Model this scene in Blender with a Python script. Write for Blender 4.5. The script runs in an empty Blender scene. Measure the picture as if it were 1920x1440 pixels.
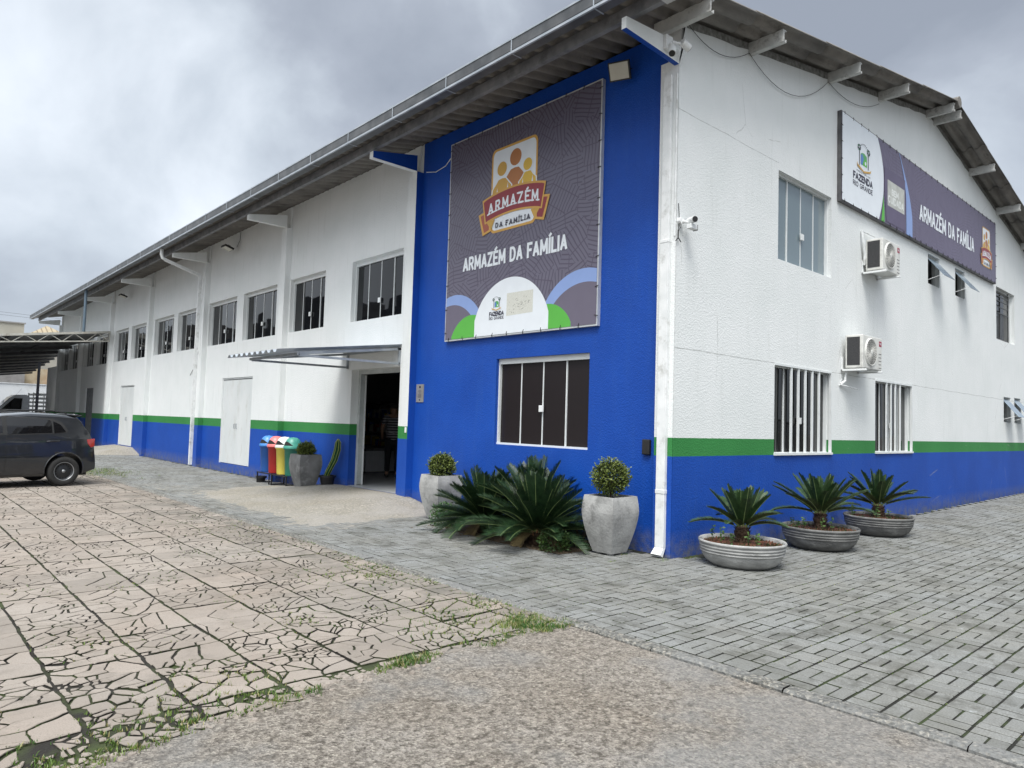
import bpy, bmesh, math, random
from mathutils import Vector, Matrix, noise
R_ = math.radians
rnd = random.Random(7)
S = bpy.context.scene
COL = S.collection

# ------------------------------------------------------------------ camera
cam_d = bpy.data.cameras.new('camera'); cam = bpy.data.objects.new('camera', cam_d); COL.objects.link(cam)
cam_d.sensor_width = 36; cam_d.lens = 1331/1920*36; cam_d.clip_start = .05; cam_d.clip_end = 2000
RX = Vector((.740, -.672, .030)).normalized()
FW = Vector((.6705, .7399, .0547)); FW = (FW - RX*FW.dot(RX)).normalized()
UP = RX.cross(FW).normalized()
cam.matrix_world = Matrix(((RX.x, UP.x, -FW.x, -7.531), (RX.y, UP.y, -FW.y, -5.168), (RX.z, UP.z, -FW.z, 1.6), (0, 0, 0, 1)))
S.camera = cam
# ------------------------------------------------------------------ sky, sun, exposure
W = bpy.data.worlds.new('World'); S.world = W; W.use_nodes = True
def build_sky():
    nt = W.node_tree; n = nt.nodes; l = nt.links; n.clear()
    out = n.new('ShaderNodeOutputWorld')
    sky = n.new('ShaderNodeTexSky'); sky.sky_type = 'NISHITA'; sky.sun_disc = False
    sky.sun_elevation = R_(62); sky.sun_rotation = R_(222)
    b1 = n.new('ShaderNodeBackground'); b1.inputs[1].default_value = .09; l.new(sky.outputs[0], b1.inputs[0])
    tc = n.new('ShaderNodeTexCoord'); mp = n.new('ShaderNodeMapping'); mp.inputs['Scale'].default_value = (1, 1, 1.35)
    l.new(tc.outputs['Generated'], mp.inputs[0])
    n1 = n.new('ShaderNodeTexNoise'); n1.inputs['Scale'].default_value = 2.2; n1.inputs['Detail'].default_value = 8; n1.inputs['Roughness'].default_value = .52; n1.inputs['Distortion'].default_value = .35
    l.new(mp.outputs[0], n1.inputs['Vector'])
    n2 = n.new('ShaderNodeTexNoise'); n2.inputs['Scale'].default_value = 1.1; n2.inputs['Detail'].default_value = 2
    l.new(mp.outputs[0], n2.inputs['Vector'])
    sp = n.new('ShaderNodeSeparateXYZ'); l.new(tc.outputs['Generated'], sp.inputs[0])
    a = n.new('ShaderNodeMath'); a.operation = 'MULTIPLY_ADD'; a.inputs[1].default_value = -.30; l.new(sp.outputs[0], a.inputs[0]); l.new(n1.outputs[0], a.inputs[2])
    b = n.new('ShaderNodeMath'); b.operation = 'MULTIPLY_ADD'; b.inputs[1].default_value = -.16; l.new(sp.outputs[2], b.inputs[0]); l.new(a.outputs[0], b.inputs[2])
    c = n.new('ShaderNodeMath'); c.operation = 'MULTIPLY_ADD'; c.inputs[1].default_value = .35; l.new(n2.outputs[0], c.inputs[0]); l.new(b.outputs[0], c.inputs[2])
    r = n.new('ShaderNodeValToRGB'); l.new(c.outputs[0], r.inputs[0])
    e = r.color_ramp.elements
    e[0].position = .33; e[0].color = (.265, .295, .35, 1); e[1].position = .72; e[1].color = (.72, .77, .83, 1)
    m = e.new(.46); m.color = (.35, .385, .445, 1); m = e.new(.57); m.color = (.50, .55, .61, 1)
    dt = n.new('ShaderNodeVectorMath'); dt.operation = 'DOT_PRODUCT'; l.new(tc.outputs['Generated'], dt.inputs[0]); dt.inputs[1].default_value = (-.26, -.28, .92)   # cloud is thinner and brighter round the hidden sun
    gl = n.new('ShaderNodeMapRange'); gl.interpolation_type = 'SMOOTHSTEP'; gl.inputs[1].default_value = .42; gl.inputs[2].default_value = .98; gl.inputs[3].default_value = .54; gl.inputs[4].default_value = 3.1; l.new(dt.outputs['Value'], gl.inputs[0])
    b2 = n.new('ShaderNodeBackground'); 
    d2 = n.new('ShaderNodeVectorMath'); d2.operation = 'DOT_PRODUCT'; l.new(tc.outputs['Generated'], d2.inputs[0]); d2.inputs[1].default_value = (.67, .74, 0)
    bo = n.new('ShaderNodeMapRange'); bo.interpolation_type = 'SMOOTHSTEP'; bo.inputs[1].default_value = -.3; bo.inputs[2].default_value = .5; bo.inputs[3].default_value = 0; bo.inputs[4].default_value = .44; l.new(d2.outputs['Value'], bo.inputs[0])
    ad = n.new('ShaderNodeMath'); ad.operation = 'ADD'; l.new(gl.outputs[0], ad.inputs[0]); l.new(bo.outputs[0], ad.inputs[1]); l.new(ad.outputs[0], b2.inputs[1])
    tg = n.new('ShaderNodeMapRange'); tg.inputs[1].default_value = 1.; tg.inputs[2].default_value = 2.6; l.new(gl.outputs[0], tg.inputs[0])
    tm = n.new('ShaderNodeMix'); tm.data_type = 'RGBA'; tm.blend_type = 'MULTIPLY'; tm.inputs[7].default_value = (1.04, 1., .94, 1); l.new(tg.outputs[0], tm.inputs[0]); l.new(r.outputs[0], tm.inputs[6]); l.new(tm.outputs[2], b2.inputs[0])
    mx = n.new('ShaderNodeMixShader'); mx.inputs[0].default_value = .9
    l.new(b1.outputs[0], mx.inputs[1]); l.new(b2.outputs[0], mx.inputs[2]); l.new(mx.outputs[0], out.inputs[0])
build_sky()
sd = bpy.data.lights.new('sun', 'SUN'); sun = bpy.data.objects.new('sun', sd); COL.objects.link(sun)
sd.energy = 2.9; sd.angle = R_(26); sd.color = (1, .97, .92)
SUNV = Vector((-.60, -.42, 1.38)).normalized()
sun.rotation_euler = SUNV.to_track_quat('Z', 'Y').to_euler(); sun.location = (-20, -20, 40)
S.view_settings.view_transform = 'Standard'; S.view_settings.look = 'None'; S.view_settings.gamma = 1
S.view_settings.exposure = .50
S.render.engine = 'CYCLES'

# ------------------------------------------------------------------ materials
MATS = {}
def nodes_of(name):
    m = bpy.data.materials.new(name); m.use_nodes = True; MATS[name] = m
    nt = m.node_tree; return m, nt, nt.nodes, nt.links, nt.nodes['Principled BSDF']
def tex(n, l, kind, vec, **kw):
    t = n.new(kind)
    for k, v in kw.items():
        if k in t.inputs: t.inputs[k].default_value = v
        else: setattr(t, k, v)
    if vec is not None: l.new(vec, t.inputs['Vector'])
    return t
def mixc(n, l, fac, a, b, mode='MIX'):
    m = n.new('ShaderNodeMix'); m.data_type = 'RGBA'; m.blend_type = mode
    for s, v in ((0, fac), (6, a), (7, b)):
        if hasattr(v, 'is_output'): l.new(v, m.inputs[s])
        else: m.inputs[s].default_value = (*v, 1) if isinstance(v, tuple) and len(v) == 3 else v
    return m.outputs[2]
def mth(n, l, op, a, b=None, c=None, clamp=False):
    m = n.new('ShaderNodeMath'); m.operation = op; m.use_clamp = clamp
    for i, v in enumerate((a, b, c)):
        if v is None: continue
        if hasattr(v, 'is_output'): l.new(v, m.inputs[i])
        else: m.inputs[i].default_value = v
    return m.outputs[0]
def ramp(n, l, fac, *els):
    r = n.new('ShaderNodeValToRGB'); l.new(fac, r.inputs[0]); e = r.color_ramp.elements
    while len(e) < len(els): e.new(.5)
    for q, (p, c) in zip(e, els): q.position = p; q.color = (*c, 1) if isinstance(c, tuple) else (c, c, c, 1)
    return r.outputs[0]
def P(name, c1, c2=None, scale=6, rough=.6, metal=0., bump=0., bscale=40, spec=.5, coat=0, lo=.35, hi=.65, detail=5, stretch=None, dirt=None, dirtscale=3):
    if name in MATS: return MATS[name]
    m, nt, n, l, bs = nodes_of(name)
    geo = n.new('ShaderNodeNewGeometry'); vec = geo.outputs['Position']
    if stretch:
        mp = n.new('ShaderNodeMapping'); mp.inputs['Scale'].default_value = stretch; l.new(vec, mp.inputs[0]); vec = mp.outputs[0]
    if c2 is None: c2 = tuple(min(1, x*1.12) for x in c1)
    t = tex(n, l, 'ShaderNodeTexNoise', vec, Scale=scale, Detail=detail)
    f = ramp(n, l, t.outputs[0], (lo, 0.), (hi, 1.))
    c = mixc(n, l, f, c1, c2)
    if dirt:
        t2 = tex(n, l, 'ShaderNodeTexNoise', vec, Scale=dirtscale, Detail=8, Roughness=.7)
        c = mixc(n, l, ramp(n, l, t2.outputs[0], (.52, 0.), (.72, .8)), c, dirt)
    l.new(c, bs.inputs['Base Color'])
    bs.inputs['Roughness'].default_value = rough; bs.inputs['Metallic'].default_value = metal
    bs.inputs['Specular IOR Level'].default_value = spec; bs.inputs['Coat Weight'].default_value = coat
    if bump:
        t3 = tex(n, l, 'ShaderNodeTexNoise', geo.outputs['Position'], Scale=bscale, Detail=4)
        b = n.new('ShaderNodeBump'); b.inputs['Strength'].default_value = bump; b.inputs['Distance'].default_value = .02
        l.new(t3.outputs[0], b.inputs['Height']); l.new(b.outputs[0], bs.inputs['Normal'])
    return m
WHITE = (.72, .74, .74); BLUE = (.012, .072, .44); GREEN = (.028, .185, .045)
def wall_mat(name, bands=True, blue=False, joints=False, rough_scale=50):
    m, nt, n, l, bs = nodes_of(name)
    geo = n.new('ShaderNodeNewGeometry'); pos = geo.outputs['Position']
    sp = n.new('ShaderNodeSeparateXYZ'); l.new(pos, sp.inputs[0]); z = sp.outputs[2]
    wob = tex(n, l, 'ShaderNodeTexNoise', pos, Scale=25, Detail=2)
    zz = mth(n, l, 'MULTIPLY_ADD', wob.outputs[0], .012, z)
    big = tex(n, l, 'ShaderNodeTexNoise', pos, Scale=.9, Detail=6, Roughness=.6)
    mps = n.new('ShaderNodeMapping'); mps.inputs['Scale'].default_value = (4, 4, .35); l.new(pos, mps.inputs[0])
    stk = tex(n, l, 'ShaderNodeTexNoise', mps.outputs[0], Scale=2.2, Detail=5, Roughness=.65)
    fine = tex(n, l, 'ShaderNodeTexNoise', pos, Scale=60, Detail=3)
    wht = mixc(n, l, ramp(n, l, big.outputs[0], (.35, 0.), (.7, 1.)), (.70, .725, .72), (.765, .78, .78))
    wht = mixc(n, l, ramp(n, l, stk.outputs[0], (.56, 0.), (.78, .40)), wht, (.50, .52, .50))
    spk = tex(n, l, 'ShaderNodeTexNoise', pos, Scale=7, Detail=6, Roughness=.8)
    wht = mixc(n, l, ramp(n, l, spk.outputs[0], (.735, 0.), (.76, .6)), wht, (.22, .22, .20))
    blu = mixc(n, l, ramp(n, l, big.outputs[0], (.3, 0.), (.7, 1.)), (.004, .052, .31), (.006, .069, .39))
    blu = mixc(n, l, ramp(n, l, stk.outputs[0], (.5, 0.), (.8, .35)), blu, (.022, .090, .36))
    grn = mixc(n, l, ramp(n, l, big.outputs[0], (.3, 0.), (.7, 1.)), GREEN, (.038, .225, .058))
    if blue: c = blu
    elif bands:
        c = mixc(n, l, mth(n, l, 'GREATER_THAN', zz, 1.25), blu, grn)
        c = mixc(n, l, mth(n, l, 'GREATER_THAN', zz, 1.482), c, wht)
    else: c = wht
    # grime splash near the ground, strengthened to paint in contact shadow at the base
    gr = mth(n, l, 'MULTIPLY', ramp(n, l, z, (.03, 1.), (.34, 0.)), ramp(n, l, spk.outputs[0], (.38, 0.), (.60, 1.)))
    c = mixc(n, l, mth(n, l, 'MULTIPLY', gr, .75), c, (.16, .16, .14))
    if joints:
        x = sp.outputs[0]; wj = tex(n, l, 'ShaderNodeTexNoise', pos, Scale=1.6, Detail=6)
        for zc, x0, x1, wd in ((2.60, -.3, 18, .007), (5.645, -.3, 2.46, .006)):
            d = mth(n, l, 'ABSOLUTE', mth(n, l, 'SUBTRACT', mth(n, l, 'MULTIPLY_ADD', wj.outputs[0], .05, z), zc+.025))
            k = mth(n, l, 'LESS_THAN', d, wd)
            k = mth(n, l, 'MULTIPLY', k, mth(n, l, 'LESS_THAN', x, x1))
            k = mth(n, l, 'MULTIPLY', k, ramp(n, l, spk.outputs[0], (.35, .15), (.6, .75)))
            c = mixc(n, l, k, c, (.30, .31, .30))
        # hairline cracks
        vo = tex(n, l, 'ShaderNodeTexVoronoi', mixc(n, l, .12, pos, wj.outputs[1], 'ADD'), Scale=.55, feature='DISTANCE_TO_EDGE')
        k = mth(n, l, 'MULTIPLY', mth(n, l, 'LESS_THAN', vo.outputs[0], .0022), ramp(n, l, big.outputs[0], (.55, 0.), (.62, .6)))
        c = mixc(n, l, k, c, (.32, .33, .31))
    l.new(c, bs.inputs['Base Color']); bs.inputs['Roughness'].default_value = .62 if not blue else .5
    bs.inputs['Specular IOR Level'].default_value = .35
    v1 = tex(n, l, 'ShaderNodeTexVoronoi', pos, Scale=rough_scale, feature='SMOOTH_F1'); v1.inputs['Smoothness'].default_value = .6
    n3 = tex(n, l, 'ShaderNodeTexNoise', pos, Scale=rough_scale*1.5, Detail=3)
    h = mth(n, l, 'ADD', v1.outputs[0], n3.outputs[0])
    b = n.new('ShaderNodeBump'); b.inputs['Strength'].default_value = .42; b.inputs['Distance'].default_value = .008
    l.new(h, b.inputs['Height']); l.new(b.outputs[0], bs.inputs['Normal'])
    return m
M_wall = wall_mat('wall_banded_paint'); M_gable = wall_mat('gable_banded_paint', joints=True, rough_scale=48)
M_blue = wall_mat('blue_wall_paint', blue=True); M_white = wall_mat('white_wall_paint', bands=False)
M_paintw = P('white_metal_paint', (.70, .72, .72), (.78, .79, .79), rough=.35, dirt=(.42, .42, .40))
M_pipew = P('white_pipe_paint', (.66, .68, .68), (.76, .77, .77), rough=.4, bump=.1, bscale=8, dirt=(.34, .34, .31), dirtscale=5)
M_alu = P('window_frame_white', (.66, .69, .69), (.72, .74, .74), rough=.3)
M_galv = P('galvanised_steel', (.30, .33, .36), (.42, .45, .48), scale=9, rough=.4, metal=.55)
M_gut = P('gutter_steel', (.075, .08, .085), (.13, .135, .14), scale=4, rough=.45, metal=.25, dirt=(.10, .10, .10))
M_gutlip = P('gutter_lip_steel', (.30, .34, .38), (.42, .45, .49), scale=4, rough=.4, metal=.2)
M_beam = P('eave_beam_paint', (.13, .135, .145), (.22, .22, .225), scale=5, rough=.6, dirt=(.06, .06, .06))
M_purl = P('purlin_paint', (.42, .43, .42), (.58, .58, .56), scale=7, rough=.6, dirt=(.09, .09, .085), dirtscale=7)
M_roof = P('fibre_cement', (.13, .122, .112), (.24, .225, .205), scale=3, rough=.9, bump=.3, bscale=30, dirt=(.05, .048, .042), stretch=(.5, 1, 1))
M_black = P('black_plastic', (.012, .012, .013), (.02, .02, .021), rough=.45)
M_cable = P('black_cable', (.015, .015, .015), rough=.6)
M_dark = P('dark_void', (.01, .01, .01), rough=.9)
M_intw = P('interior_paint', (.30, .31, .32), rough=.8); M_intf = P('interior_floor', (.35, .36, .37), rough=.35)
def glass(name, col, rough=.02, ior=1.55, wav=.02, spec=.5):
    m, nt, n, l, bs = nodes_of(name)
    bs.inputs['Base Color'].default_value = (*col, 1); bs.inputs['Roughness'].default_value = rough; bs.inputs['IOR'].default_value = ior
    bs.inputs['Specular IOR Level'].default_value = spec
    geo = n.new('ShaderNodeNewGeometry')
    t = tex(n, l, 'ShaderNodeTexNoise', geo.outputs['Position'], Scale=1.3, Detail=1)
    b = n.new('ShaderNodeBump'); b.inputs['Strength'].default_value = wav; b.inputs['Distance'].default_value = .1
    l.new(t.outputs[0], b.inputs['Height']); l.new(b.outputs[0], bs.inputs['Normal'])
    return m
G_dark = glass('dark_window_glass', (.004, .005, .007), ior=1.5, spec=.42); G_film = glass('filmed_window_glass', (.017, .013, .014), rough=.25, spec=.25)
G_blue = glass('bluish_window_glass', (.15, .20, .225), ior=1.9); G_gable = glass('clear_window_glass', (.006, .007, .007), ior=1.5)
G_vent = glass('vent_window_glass', (.22, .28, .34), rough=.15, ior=1.6)

def paver_mat():
    m, nt, n, l, bs = nodes_of('concrete_paver')
    geo = n.new('ShaderNodeNewGeometry'); pos = geo.outputs['Position']
    at = n.new('ShaderNodeAttribute'); at.attribute_name = 'tone'
    a = tex(n, l, 'ShaderNodeTexNoise', pos, Scale=.7, Detail=5, Roughness=.6)
    b_ = tex(n, l, 'ShaderNodeTexNoise', pos, Scale=2.6, Detail=9, Roughness=.75)
    c_ = tex(n, l, 'ShaderNodeTexNoise', pos, Scale=90, Detail=4, Roughness=.7)
    c = mixc(n, l, ramp(n, l, a.outputs[0], (.35, 0.), (.65, 1.)), (.205, .205, .19), (.235, .245, .245))
    c = mixc(n, l, mth(n, l, 'MULTIPLY', at.outputs['Fac'], .45), c, (.10, .10, .09))
    c = mixc(n, l, ramp(n, l, b_.outputs[0], (.50, 0.), (.66, .85)), c, (.055, .055, .045))
    s_ = tex(n, l, 'ShaderNodeTexNoise', pos, Scale=.85, Detail=7, Roughness=.68, Distortion=.6)
    c = mixc(n, l, ramp(n, l, s_.outputs[0], (.52, 0.), (.66, .38)), c, (.085, .085, .068))
    c = mixc(n, l, ramp(n, l, c_.outputs[0], (.38, .5), (.55, 0.)), c, (.09, .088, .078))
    w = tex(n, l, 'ShaderNodeTexNoise', pos, Scale=5, Detail=7, Roughness=.7)
    c = mixc(n, l, ramp(n, l, w.outputs[0], (.64, 0.), (.72, .6)), c, (.36, .38, .39))
    l.new(c, bs.inputs['Base Color']); bs.inputs['Roughness'].default_value = .8; bs.inputs['Specular IOR Level'].default_value = .3
    b = n.new('ShaderNodeBump'); b.inputs['Strength'].default_value = .5; b.inputs['Distance'].default_value = .006
    l.new(c_.outputs[0], b.inputs['Height']); l.new(b.outputs[0], bs.inputs['Normal']); return m
M_paver = paver_mat()
def tile_mat():
    m, nt, n, l, bs = nodes_of('cracked_tile_concrete')
    geo = n.new('ShaderNodeNewGeometry'); pos = geo.outputs['Position']
    at = n.new('ShaderNodeAttribute'); at.attribute_name = 'tone'
    a = tex(n, l, 'ShaderNodeTexNoise', pos, Scale=.55, Detail=6, Roughness=.6)
    q_ = tex(n, l, 'ShaderNodeTexNoise', pos, Scale=3.5, Detail=9, Roughness=.75)
    b_ = tex(n, l, 'ShaderNodeTexNoise', pos, Scale=120, Detail=4, Roughness=.8)
    c = mixc(n, l, ramp(n, l, a.outputs[0], (.35, 0.), (.65, 1.)), (.300, .252, .212), (.345, .312, .278))
    c = mixc(n, l, mth(n, l, 'MULTIPLY', at.outputs['Fac'], .55), c, (.165, .15, .13))
    c = mixc(n, l, ramp(n, l, q_.outputs[0], (.50, 0.), (.70, .65)), c, (.15, .135, .115))
    c = mixc(n, l, ramp(n, l, b_.outputs[0], (.36, .7), (.52, 0.)), c, (.20, .17, .145))
    sp = n.new('ShaderNodeSeparateXYZ'); l.new(pos, sp.inputs[0])
    # darker, lichen-stained band beside the kerb
    e = mth(n, l, 'MULTIPLY', ramp(n, l, mth(n, l, 'MULTIPLY_ADD', sp.outputs[0], .3, 1.6), (.1, 0.), (.62, 1.)), ramp(n, l, tex(n, l, 'ShaderNodeTexNoise', pos, Scale=1.8, Detail=8, Roughness=.7).outputs[0], (.42, 0.), (.62, .85)))
    c = mixc(n, l, e, c, (.12, .115, .10))
    l.new(c, bs.inputs['Base Color']); bs.inputs['Roughness'].default_value = .85; bs.inputs['Specular IOR Level'].default_value = .25
    b = n.new('ShaderNodeBump'); b.inputs['Strength'].default_value = .6; b.inputs['Distance'].default_value = .006
    l.new(b_.outputs[0], b.inputs['Height']); l.new(b.outputs[0], bs.inputs['Normal']); return m
M_tile = tile_mat()
def agg_mat(name, ca, cb, dark, patch, sc=75, bd=.014, cracks=False):
    m, nt, n, l, bs = nodes_of(name)
    geo = n.new('ShaderNodeNewGeometry'); pos = geo.outputs['Position']
    a = tex(n, l, 'ShaderNodeTexNoise', pos, Scale=1.1, Detail=7, Roughness=.65)
    v = tex(n, l, 'ShaderNodeTexVoronoi', pos, Scale=sc); v2 = tex(n, l, 'ShaderNodeTexVoronoi', pos, Scale=sc*.45)
    f = tex(n, l, 'ShaderNodeTexNoise', pos, Scale=sc*.8, Detail=6, Roughness=.8)
    g = tex(n, l, 'ShaderNodeTexNoise', pos, Scale=20, Detail=8, Roughness=.75)
    c = mixc(n, l, ramp(n, l, a.outputs[0], (.38, 0.), (.62, 1.)), ca, cb)
    hs = n.new('ShaderNodeSeparateColor'); l.new(v.outputs['Color'], hs.inputs[0])
    c = mixc(n, l, ramp(n, l, hs.outputs[0], (.55, 0.), (.9, .55)), c, (.50, .46, .39))
    c = mixc(n, l, ramp(n, l, hs.outputs[1], (.55, 0.), (.85, .5)), c, dark)
    c = mixc(n, l, ramp(n, l, f.outputs[0], (.34, .7), (.47, 0.)), c, dark)
    c = mixc(n, l, ramp(n, l, g.outputs[0], (.47, 0.), (.64, .8)), c, dark)
    pt = tex(n, l, 'ShaderNodeTexNoise', pos, Scale=.75, Detail=5, Roughness=.55)
    sp = n.new('ShaderNodeSeparateXYZ'); l.new(pos, sp.inputs[0])
    pv = mth(n, l, 'MULTIPLY_ADD', sp.outputs[0], .018, mth(n, l, 'ADD', pt.outputs[0], .06))
    pk = ramp(n, l, pv, (.50, 0.), (.60, .55)); c = mixc(n, l, pk, c, patch)
    c = mixc(n, l, ramp(n, l, hs.outputs[2], (.65, 0.), (.9, .35)), c, dark)
    if cracks:
        vo = tex(n, l, 'ShaderNodeTexVoronoi', mixc(n, l, .35, pos, g.outputs[1], 'ADD'), Scale=1.15, feature='DISTANCE_TO_EDGE')
        k = mth(n, l, 'MULTIPLY', mth(n, l, 'LESS_THAN', vo.outputs[0], .007), ramp(n, l, mth(n, l, 'MULTIPLY_ADD', sp.outputs[0], -.12, pt.outputs[0]), (1.12, 0.), (1.2, 1.)))
        c = mixc(n, l, k, c, (.03, .028, .018))
    l.new(c, bs.inputs['Base Color']); bs.inputs['Roughness'].default_value = .85; bs.inputs['Specular IOR Level'].default_value = .25
    h = mth(n, l, 'ADD', v.outputs['Distance'], mth(n, l, 'ADD', f.outputs[0], mth(n, l, 'MULTIPLY', g.outputs[0], 1.5)))
    h = mth(n, l, 'MULTIPLY', h, mth(n, l, 'SUBTRACT', 1.15, pk))
    b = n.new('ShaderNodeBump'); b.inputs['Strength'].default_value = .8; b.inputs['Distance'].default_value = bd
    l.new(h, b.inputs['Height']); l.new(b.outputs[0], bs.inputs['Normal']); return m
M_drive = agg_mat('exposed_aggregate_concrete', (.295, .258, .215), (.345, .316, .28), (.055, .046, .036), (.185, .19, .19), cracks=True)
M_kerb = agg_mat('kerb_concrete', (.17, .17, .16), (.23, .23, .215), (.05, .05, .045), (.20, .205, .205), 60, .008)
M_ramp = agg_mat('ramp_concrete', (.25, .23, .185), (.30, .285, .25), (.17, .16, .14), (.30, .285, .26), 60, .004)
M_soil = P('joint_soil', (.012, .012, .009), (.030, .045, .012), scale=5, rough=.95, bump=.6, bscale=60, lo=.45, hi=.62)
M_soil2 = P('crack_soil', (.014, .012, .009), (.040, .055, .016), scale=4, rough=.95, bump=.6, bscale=60, lo=.42, hi=.66)
M_ground = P('yard_asphalt', (.12, .115, .11), (.18, .17, .165), scale=1, rough=.9, bump=.4, bscale=50)
M_redsoil = P('red_gravel_soil', (.12, .045, .025), (.20, .085, .05), scale=40, rough=.95, bump=1, bscale=60)
def leafm(name, a, b, rough=.45, scale=14):
    m = P(name, a, b, scale=scale, rough=rough, spec=.4)
    m.node_tree.nodes['Principled BSDF'].inputs['Subsurface Weight'].default_value = 0
    return m
L_cyc = leafm('cycad_leaf', (.007, .022, .009), (.020, .048, .016)); L_cyr = leafm('cycad_rib', (.14, .20, .07), (.20, .26, .10))
L_cyl = leafm('potted_cycad_leaf', (.014, .036, .013), (.036, .072, .024))
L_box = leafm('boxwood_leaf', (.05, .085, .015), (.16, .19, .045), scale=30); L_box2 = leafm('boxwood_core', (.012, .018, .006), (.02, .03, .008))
L_wood = P('stem_bark', (.05, .03, .018), (.10, .06, .035), rough=.9, bump=.8, bscale=60)
L_grass = leafm('grass_blade', (.045, .11, .018), (.13, .19, .04), scale=3); L_dry = leafm('dry_grass_blade', (.22, .20, .08), (.30, .27, .12))
L_cact = leafm('cactus_skin', (.010, .05, .02), (.02, .09, .035)); L_cacr = leafm('cactus_rib', (.28, .32, .06), (.36, .38, .10))
L_tree = leafm('tree_leaf', (.02, .045, .012), (.06, .10, .03))
M_pot = P('grey_cement_pot', (.24, .24, .235), (.38, .38, .37), scale=4, rough=.85, bump=.3, bscale=30, dirt=(.12, .12, .115), dirtscale=5)
M_potd = P('dark_cement_pot', (.12, .12, .12), (.20, .20, .20), scale=4, rough=.85, bump=.3, bscale=30, dirt=(.34, .34, .34), dirtscale=5)
M_bowl = P('light_cement_bowl', (.26, .26, .255), (.40, .40, .39), scale=5, rough=.85, bump=.3, bscale=30, dirt=(.10, .10, .095), dirtscale=4, stretch=(1, 1, 2.5))
M_bowld = P('dark_cement_bowl', (.09, .09, .088), (.17, .17, .165), scale=5, rough=.85, bump=.3, bscale=30, dirt=(.26, .26, .25), dirtscale=6, stretch=(1, 1, 2.5))

# ------------------------------------------------------------------ mesh builder
class MB:
    def __init__(s): s.v = []; s.f = []; s.m = []; s.t = []; s.tone = 0.; s.mi = 0
    def add(s, vs, fs):
        o = len(s.v); s.v += [Vector(p) for p in vs]
        for f in fs: s.f.append([o+i for i in f]); s.m.append(s.mi); s.t.append(s.tone)
    def poly(s, pts): s.add(pts, [list(range(len(pts)))])
    def box(s, x0, x1, y0, y1, z0, z1, mp=None, skip=()):
        c = [(x0, y0, z0), (x1, y0, z0), (x1, y1, z0), (x0, y1, z0), (x0, y0, z1), (x1, y0, z1), (x1, y1, z1), (x0, y1, z1)]
        if mp: c = [mp(*p) for p in c]
        s.add(c, [f for i, f in enumerate([(3, 2, 1, 0), (4, 5, 6, 7), (0, 1, 5, 4), (1, 2, 6, 5), (2, 3, 7, 6), (3, 0, 4, 7)]) if i not in skip])
    def beam(s, p, q, w, h, up=Vector((0, 0, 1))):
        p = Vector(p); q = Vector(q); d = (q-p).normalized(); a = d.cross(up)
        if a.length < 1e-3: a = d.cross(Vector((1, 0, 0)))
        a.normalize(); b = a.cross(d).normalized(); a = a*w/2; b = b*h/2
        s.add([p-a-b, p+a-b, p+a+b, p-a+b, q-a-b, q+a-b, q+a+b, q-a+b], [(3, 2, 1, 0), (4, 5, 6, 7), (0, 1, 5, 4), (1, 2, 6, 5), (2, 3, 7, 6), (3, 0, 4, 7)])
    def tube(s, path, r, n=8, caps=True):
        path = [Vector(p) for p in path]; rs = r if isinstance(r, (list, tuple)) else [r]*len(path)
        o = len(s.v); a = None
        for i, p in enumerate(path):
            d = (path[min(i+1, len(path)-1)]-path[max(i-1, 0)]).normalized()
            if a is None: a = d.orthogonal().normalized()
            else: a = (a-d*a.dot(d)).normalized()
            b = d.cross(a)
            for k in range(n): t = 2*math.pi*k/n; s.v.append(p+(a*math.cos(t)+b*math.sin(t))*rs[i])
        for i in range(len(path)-1):
            for k in range(n):
                s.f.append([o+i*n+k, o+i*n+(k+1) % n, o+(i+1)*n+(k+1) % n, o+(i+1)*n+k]); s.m.append(s.mi); s.t.append(s.tone)
        if caps:
            for base in (o, o+(len(path)-1)*n): s.f.append([base+k for k in range(n)]); s.m.append(s.mi); s.t.append(s.tone)
    def lathe(s, prof, c, n=32, mp=None, caps=False):
        o = len(s.v)
        for r, z in prof:
            for k in range(n):
                t = 2*math.pi*k/n; p = Vector((r*math.cos(t), r*math.sin(t), z)); p = mp(p) if mp else p
                s.v.append(p+Vector(c))
        for i in range(len(prof)-1):
            for k in range(n):
                s.f.append([o+i*n+k, o+i*n+(k+1) % n, o+(i+1)*n+(k+1) % n, o+(i+1)*n+k]); s.m.append(s.mi); s.t.append(s.tone)
        if caps:
            for b in (o, o+(len(prof)-1)*n): s.f.append([b+k for k in range(n)]); s.m.append(s.mi); s.t.append(s.tone)
    def build(s, name, mats, parent=None, smooth=False, bevel=0, tone=False, normals=True):
        if not isinstance(mats, (list, tuple)): mats = [mats]
        me = bpy.data.meshes.new(name); off = Vector(parent['_o']) if parent is not None and '_o' in parent.keys() else Vector((0, 0, 0))
        me.from_pydata([tuple(p-off) for p in s.v], [], s.f)
        for m in mats: me.materials.append(m)
        if len(mats) > 1: me.polygons.foreach_set('material_index', [min(i, len(mats)-1) for i in s.m])
        if tone:
            at = me.attributes.new('tone', 'FLOAT', 'FACE'); at.data.foreach_set('value', s.t)
        if smooth: me.polygons.foreach_set('use_smooth', [True]*len(me.polygons))
        me.update()
        if normals and len(s.f) < 60000:
            bm = bmesh.new(); bm.from_mesh(me); bmesh.ops.recalc_face_normals(bm, faces=bm.faces); bm.to_mesh(me); bm.free()
        o = bpy.data.objects.new(name, me); COL.objects.link(o)
        if parent is not None: o.parent = parent; o['_o'] = tuple(off)
        if smooth == 'auto' or bevel: pass
        if bevel:
            b = o.modifiers.new('bevel', 'BEVEL'); b.width = bevel; b.segments = 2; b.limit_method = 'ANGLE'
        return o
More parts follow.
